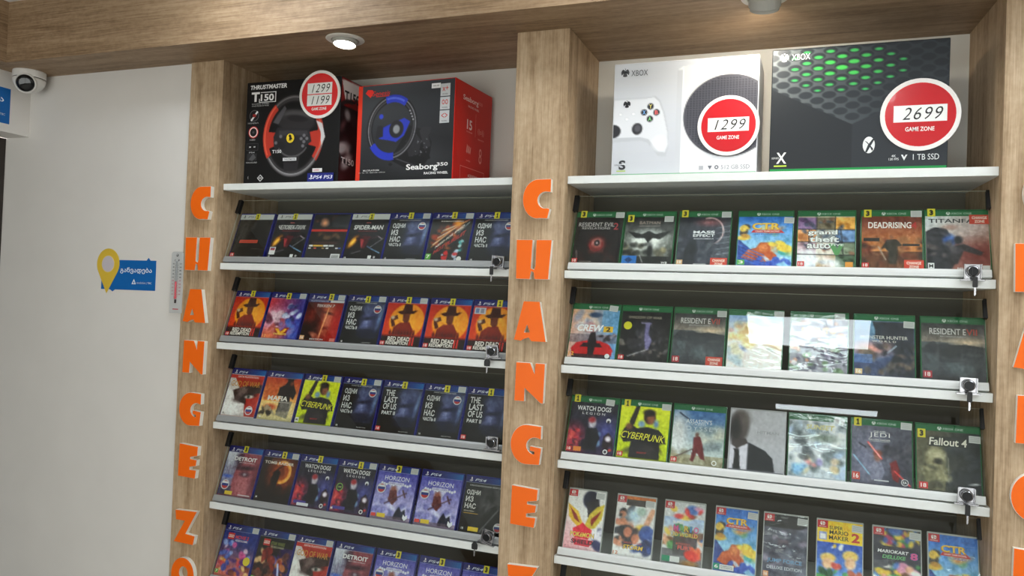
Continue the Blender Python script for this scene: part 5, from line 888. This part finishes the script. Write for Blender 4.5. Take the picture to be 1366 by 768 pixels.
# ------------------------------------------------------------------ round price discs
def price_disc(x, y, z, r, prices, label, dark=0):
    t = thing('price_tag', label, 'price tag', (x, y, z), (0, 0, 0)); b = MB()
    b.lathe([(r, 0), (r, .0028)], Matrix.Rotation(PI / 2, 4, 'X'), 48, 0, (236, 232, 228)); b.build('disc', M['carton'], t)
    s = MB(); red = (196, 26, 36) if dark else (224, 40, 44); n = 48
    s.add([(r * .88 * math.cos(2 * PI * k / n), -.0030, r * .88 * math.sin(2 * PI * k / n)) for k in range(n)], [tuple(range(n))], 0, red)
    q = Sheet(2 * r, 2 * r, 1, 1, red); q.items = []
    if len(prices) == 2: rects = [(.20, .26, .80, .485), (.20, .505, .80, .735)]
    else: rects = [(.17, .37, .83, .60)]
    for a, p in zip(rects, prices):
        q.patch(*a, (238, 238, 236)); q.t(p, (a[0] + a[2]) / 2 + .03, (a[1] + a[3]) / 2, .17, (36, 34, 38), .44 if len(prices) == 2 else .5, -.006, .3, 'c', 0, 1.15)
    q.t('GAME ZONE', .5, .80 if len(prices) == 2 else .70, .06, (245, 235, 232), .36, .03)
    q.U = q.V = np.zeros((0, 0)); mm = MB()
    y0 = -.0031
    for it in q.items:
        y0 -= .0001
        if it[0] is None: mm.add([((u - .5) * 2 * r, y0, (.5 - v) * 2 * r) for u, v in it[1]], [tuple(range(len(it[1])))[::-1]], 0, it[2]); continue
        txt, u, v, hh, c, ww, bold, sh, al, dv, sp = it; p, f, asp = text2d(txt, bold, sh, sp)
        mm.add([((u - .5) * 2 * r - ww * r + a * ww * 2 * r, y0, (.5 - v) * 2 * r - hh * r + b_ * hh * 2 * r) for a, b_ in p], f, 0, c)
    s.add(mm.v, mm.f, 0, mm.c); s.build('price_print', M['gloss'], t)
price_disc(.330, .0485, 2.160, .0735, ['1299', '1199'], 'round red price tag with two prices on the black steering wheel box')
price_disc(1.5425, .0485, 2.011, .0755, ['1299'], 'round red price tag on the white console box', 1)
price_disc(1.9715, .0485, 2.017, .0840, ['2699'], 'round dark red price tag on the dark console box', 1)

# ------------------------------------------------------------------ wall: signs, thermometer, camera, lamps
def sign(name, label, w, h, loc, rz, pin):
    t = thing(name, label, 'sign', loc, (0, 0, rz)); b = MB(); nx = .86 if pin else .78
    P = [(-w / 2, 0), (w * (-.30) - .008 if pin else -w / 2 + .001, 0)] + ([(w * -.28, -.007), (w * -.24, 0)] if pin else []) + [(w / 2, 0), (w / 2, h), (w * (nx - .5) + .008, h), (w * (nx - .5), h + .009), (w * (nx - .5) - .008, h), (-w / 2, h)]
    b.prism(P, -.0012, -.0002, 0, (18, 102, 178)); o = b.build('blue_plate', M['carton'], t)
    q = Sheet(w, h, 1, 1, (18, 102, 178)); q.t('განვადება', .64 if pin else .52, .35, .21, (240, 244, 248), .58 if pin else .78, .02)
    q.flat([(.57, .80), (.61, .62), (.65, .80)], (235, 240, 245)); q.flat([(.592, .77), (.61, .69), (.628, .77)], (18, 102, 178)); q.t('თიბისი | TBC', .80, .76, .085, (225, 232, 240), .27, 0)
    m = MB(); y = -.0013
    for it in q.items:
        y -= .0001
        if it[0] is None: m.add([((u - .5) * w, y, (1 - v) * h) for u, v in it[1]], [tuple(range(len(it[1])))[::-1]], 0, it[2]); continue
        txt, u, v, hh, c, ww, bold, sh, al, dv, sp = it; p, f, asp = text2d(txt, bold, sh, sp)
        m.add([((u - .5) * w - ww * w / 2 + a * ww * w, y, (1 - v) * h - hh * h / 2 + b_ * hh * h) for a, b_ in p], f, 0, c)
    m.build('lettering', M['carton'], o)
    if pin:
        R, cx, cz = .0495, -w * .5 + .0275, h * .86; n = 30; b = MB()
        out = [(cx + R * math.cos(math.radians(a)), cz + R * 1.04 * math.sin(math.radians(a))) for a in np.linspace(-28, 208, 30)] + [(cx - .002, cz - .098)]
        b.prism(out, -.0022, -.0012, 0, (226, 190, 66)); p = b.build('map_pin', M['carton'], t); r = MB(); r.lathe([(.0285, .0), (.0285, .0003)], Matrix.Translation((cx, -.0022, cz)) @ Matrix.Rotation(PI / 2, 4, 'X'), 32, 0, (236, 206, 120)); r.lathe([(.0265, .0), (.0265, .0006)], Matrix.Translation((cx, -.0022, cz)) @ Matrix.Rotation(PI / 2, 4, 'X'), 32, 0, (206, 198, 204)); r.build('pin_centre', M['carton'], p)
    return t
sign('wall_sign', 'blue sign with yellow map pin on the plain white wall', .234, .098, (-.3625, YW, 1.5425), 0, True)
sign('wall_sign', 'blue sign cut off by the picture edge on the beam over the dark doorway', .26, .121, (XW + .0003, -.0665 - .13, 2.0965), PI / 2, False)
t = thing('thermometer', 'grey wall thermometer with red tube, half behind an orange letter', 'thermometer', (-.1475, YW, 1.475)); w, h = .049, .196
b = MB(); P = [(-w / 2, 0), (w / 2, 0), (w / 2, h - .01)] + [(w / 2 - .01 + .01 * math.cos(a), h - .01 + .01 * math.sin(a)) for a in (.4, .8, 1.2)] + [(-w / 2 + .01 + .01 * math.cos(a), h - .01 + .01 * math.sin(a)) for a in (1.9, 2.3, 2.7)] + [(-w / 2, h - .01)]
b.prism(P, -.012, -.0005, 0, (196, 197, 196)); b.build('board', M['thermo'], t, bevel=.001)
q = Sheet(w, h, 1, 1, (196, 197, 196)); q.items = []
for k in range(10):
    v = .20 + k * .055; c = (40, 40, 44) if k < 5 else (190, 90, 96)
    q.t('%d' % abs(50 - 10 * k), .22, v, .022, c, .14, .02); q.t('%d' % abs(120 - 20 * k), .80, v, .022, c, .16, .02)
    for j in range(3): q.patch(.34, v + j * .018, .42, v + .004 + j * .018, c); q.patch(.58, v + j * .018, .66, v + .004 + j * .018, c)
q.t('C', .36, .145, .03, (50, 50, 52), .12, .02); q.t('F', .68, .145, .03, (50, 50, 52), .12, .02); q.disc(.52, .06, .10, (60, 60, 62), 16, .022); q.disc(.50, .055, .06, (196, 197, 196), 14, .013); q.patch(.3, .93, .78, .945, (190, 70, 80)); q.patch(.42, .78, .58, .84, (70, 60, 62))
m = MB(); y = -.0122
for it in q.items:
    y -= .00002
    if it[0] is None: m.add([((u - .5) * w, y, (1 - v) * h) for u, v in it[1]], [tuple(range(len(it[1])))[::-1]], 0, it[2]); continue
    txt, u, v, hh, c, ww, bold, sh, al, dv, sp = it; p, f, asp = text2d(txt, bold, sh, sp); m.add([((u - .5) * w - ww * w / 2 + a * ww * w, y, (1 - v) * h - hh * h / 2 + b_ * hh * h) for a, b_ in p], f, 0, c)
m.build('scale', M['thermo'], t)
m = MB(); m.lathe([(.0026, 0), (.0026, .115)], Matrix.Translation((0, -.0145, .05)), 14, 0); m.build('tube', M['alu'], t, smooth=True)
m = MB(); m.lathe([(.0038, 0), (.0042, .004), (.003, .008), (.0029, .055)], Matrix.Translation((0, -.0147, .045)), 14, 0); m.build('red_liquid', M['red_liquid'], t, smooth=True)

t = thing('security_camera', 'white dome security camera under the header in the wall corner', 'camera', (-.782, -.055, ZS)); T = Matrix.Rotation(PI, 4, 'X')
b = MB(); b.lathe([(.050, .0003), (.051, .004), (.051, .021), (.049, .024)], T, 40); b.build('base', M['camwhite'], t, smooth=False)
b = MB(); b.lathe([(.0495, .024), (.0495, .0265)], T, 40); b.build('seam_ring', M['hinge'], t)
b = MB(); b.lathe([(.0505, .0265)] + [(.0505 * math.cos(a), .0265 + .046 * math.sin(a)) for a in np.linspace(.12, 1.5, 10)], T, 40); b.build('dome', M['camwhite'], t, smooth=True)
dv = Vector((.60, -.77, -.30)).normalized(); Q = Matrix.Translation(Vector((0, 0, -.036)) + dv * .026) @ dv.to_track_quat('Z', 'Y').to_matrix().to_4x4()
b = MB(); b.lathe([(.034, 0), (.034, .016), (.0325, .0205), (.030, .0218), (.0285, .020), (.0285, .018), (.0001, .018)], Q, 36); e = b.build('eye_ring', M['camwhite'], t)
b = MB(); b.lathe([(.0283, .0183), (.026, .0215), (.018, .0235), (.0001, .0245)], Q, 32); b.build('lens', M['lens'], t, smooth=True)

def lamp(label, x, y, tilt_vec, drop, watts, spread):
    t = thing('spotlight', label, 'spotlight', (x, y, ZS)); b = MB()
    b.lathe([(.0535, -.0002), (.0545, .0015), (.052, .0038), (.040, .0052), (.0385, .004), (.0385, .0002)], Matrix.Rotation(PI, 4, 'X'), 44); b.build('trim_ring', M['lampwhite'], t, smooth=False)
    d = Vector(tilt_vec).normalized(); Q = Matrix.Translation((0, 0, .004)) @ d.to_track_quat('Z', 'Y').to_matrix().to_4x4()
    b = MB(); b.lathe([(.0365, 0), (.0365, drop), (.0335, drop + .0035), (.033, drop + .009), (.0315, drop + .0095), (.0300, drop + .007), (.0001, drop + .0068)], Q, 40); h = b.build('lamp_head', M['lampgrey'], t)
    b = MB(); b.lathe([(.0298, drop + .0072), (.027, drop + .0100), (.0001, drop + .0112)], Q, 32); b.build('glowing_lens', M['lampglow'], h, smooth=True)
    L = bpy.data.lights.new('lamp_beam', 'SPOT'); L.energy = watts; L.color = (1, .92, .78); L.spot_size = spread; L.spot_blend = .6; L.shadow_soft_size = .022
    o = bpy.data.objects.new('lamp_beam', L); COL.objects.link(o); o.parent = t; o.matrix_local = Matrix.Translation(Vector((0, 0, .004)) + d * (drop + .016)) @ d.to_track_quat('-Z', 'Y').to_matrix().to_4x4()
    return t
lamp('lit ceiling spotlight facing forward above the steering wheel boxes', 1.972 * U, -.300 * U, (0, -.10, -1), .012, SPOT_W * .25, 2.2)
lamp('spotlight turned towards the shelves above the console boxes', 6.52 * U, -.330 * U, (-.08, .80, -1), .024, SPOT_W, 2.9)

def panel(x0, x1, y0, y1, label, g):
    t = thing('ceiling_light', label, 'ceiling light', ((x0 + x1) / 2, (y0 + y1) / 2, ZC), group=g); a, c = (x1 - x0) / 2, (y1 - y0) / 2
    b = MB(); f = .012
    for q in ((-a, a, -c, -c + f), (-a, a, c - f, c), (-a, -a + f, -c + f, c - f), (a - f, a, -c + f, c - f)): b.box(*q, -.012, -.0005)
    b.build('frame', M['lampwhite'], t); d = MB(); d.box(-a + f, a - f, -c + f, c - f, -.008, -.0008); d.build('diffuser', M['panel'], t)
GP = 'flat ceiling light panels'
PN = [(5.90, 7.92, -4.98, -4.10), (6.30, 8.22, -6.70, -5.86)]
for i, x in enumerate((.2, 4.6, 9.0)): PN.append((x, x + 2.0, -1.85, -1.15))
PN.append((10.8, 12.9, -2.0, -1.1))
for y in (-3.4, -5.6, -8.0, -10.4, -12.8): PN.append((10.8, 12.9, y - .5, y + .4))  # unseen panels added down the side for fill light
for k, q in enumerate(PN): panel(*[v * U for v in q], 'white light panel set in the shop ceiling', GP)
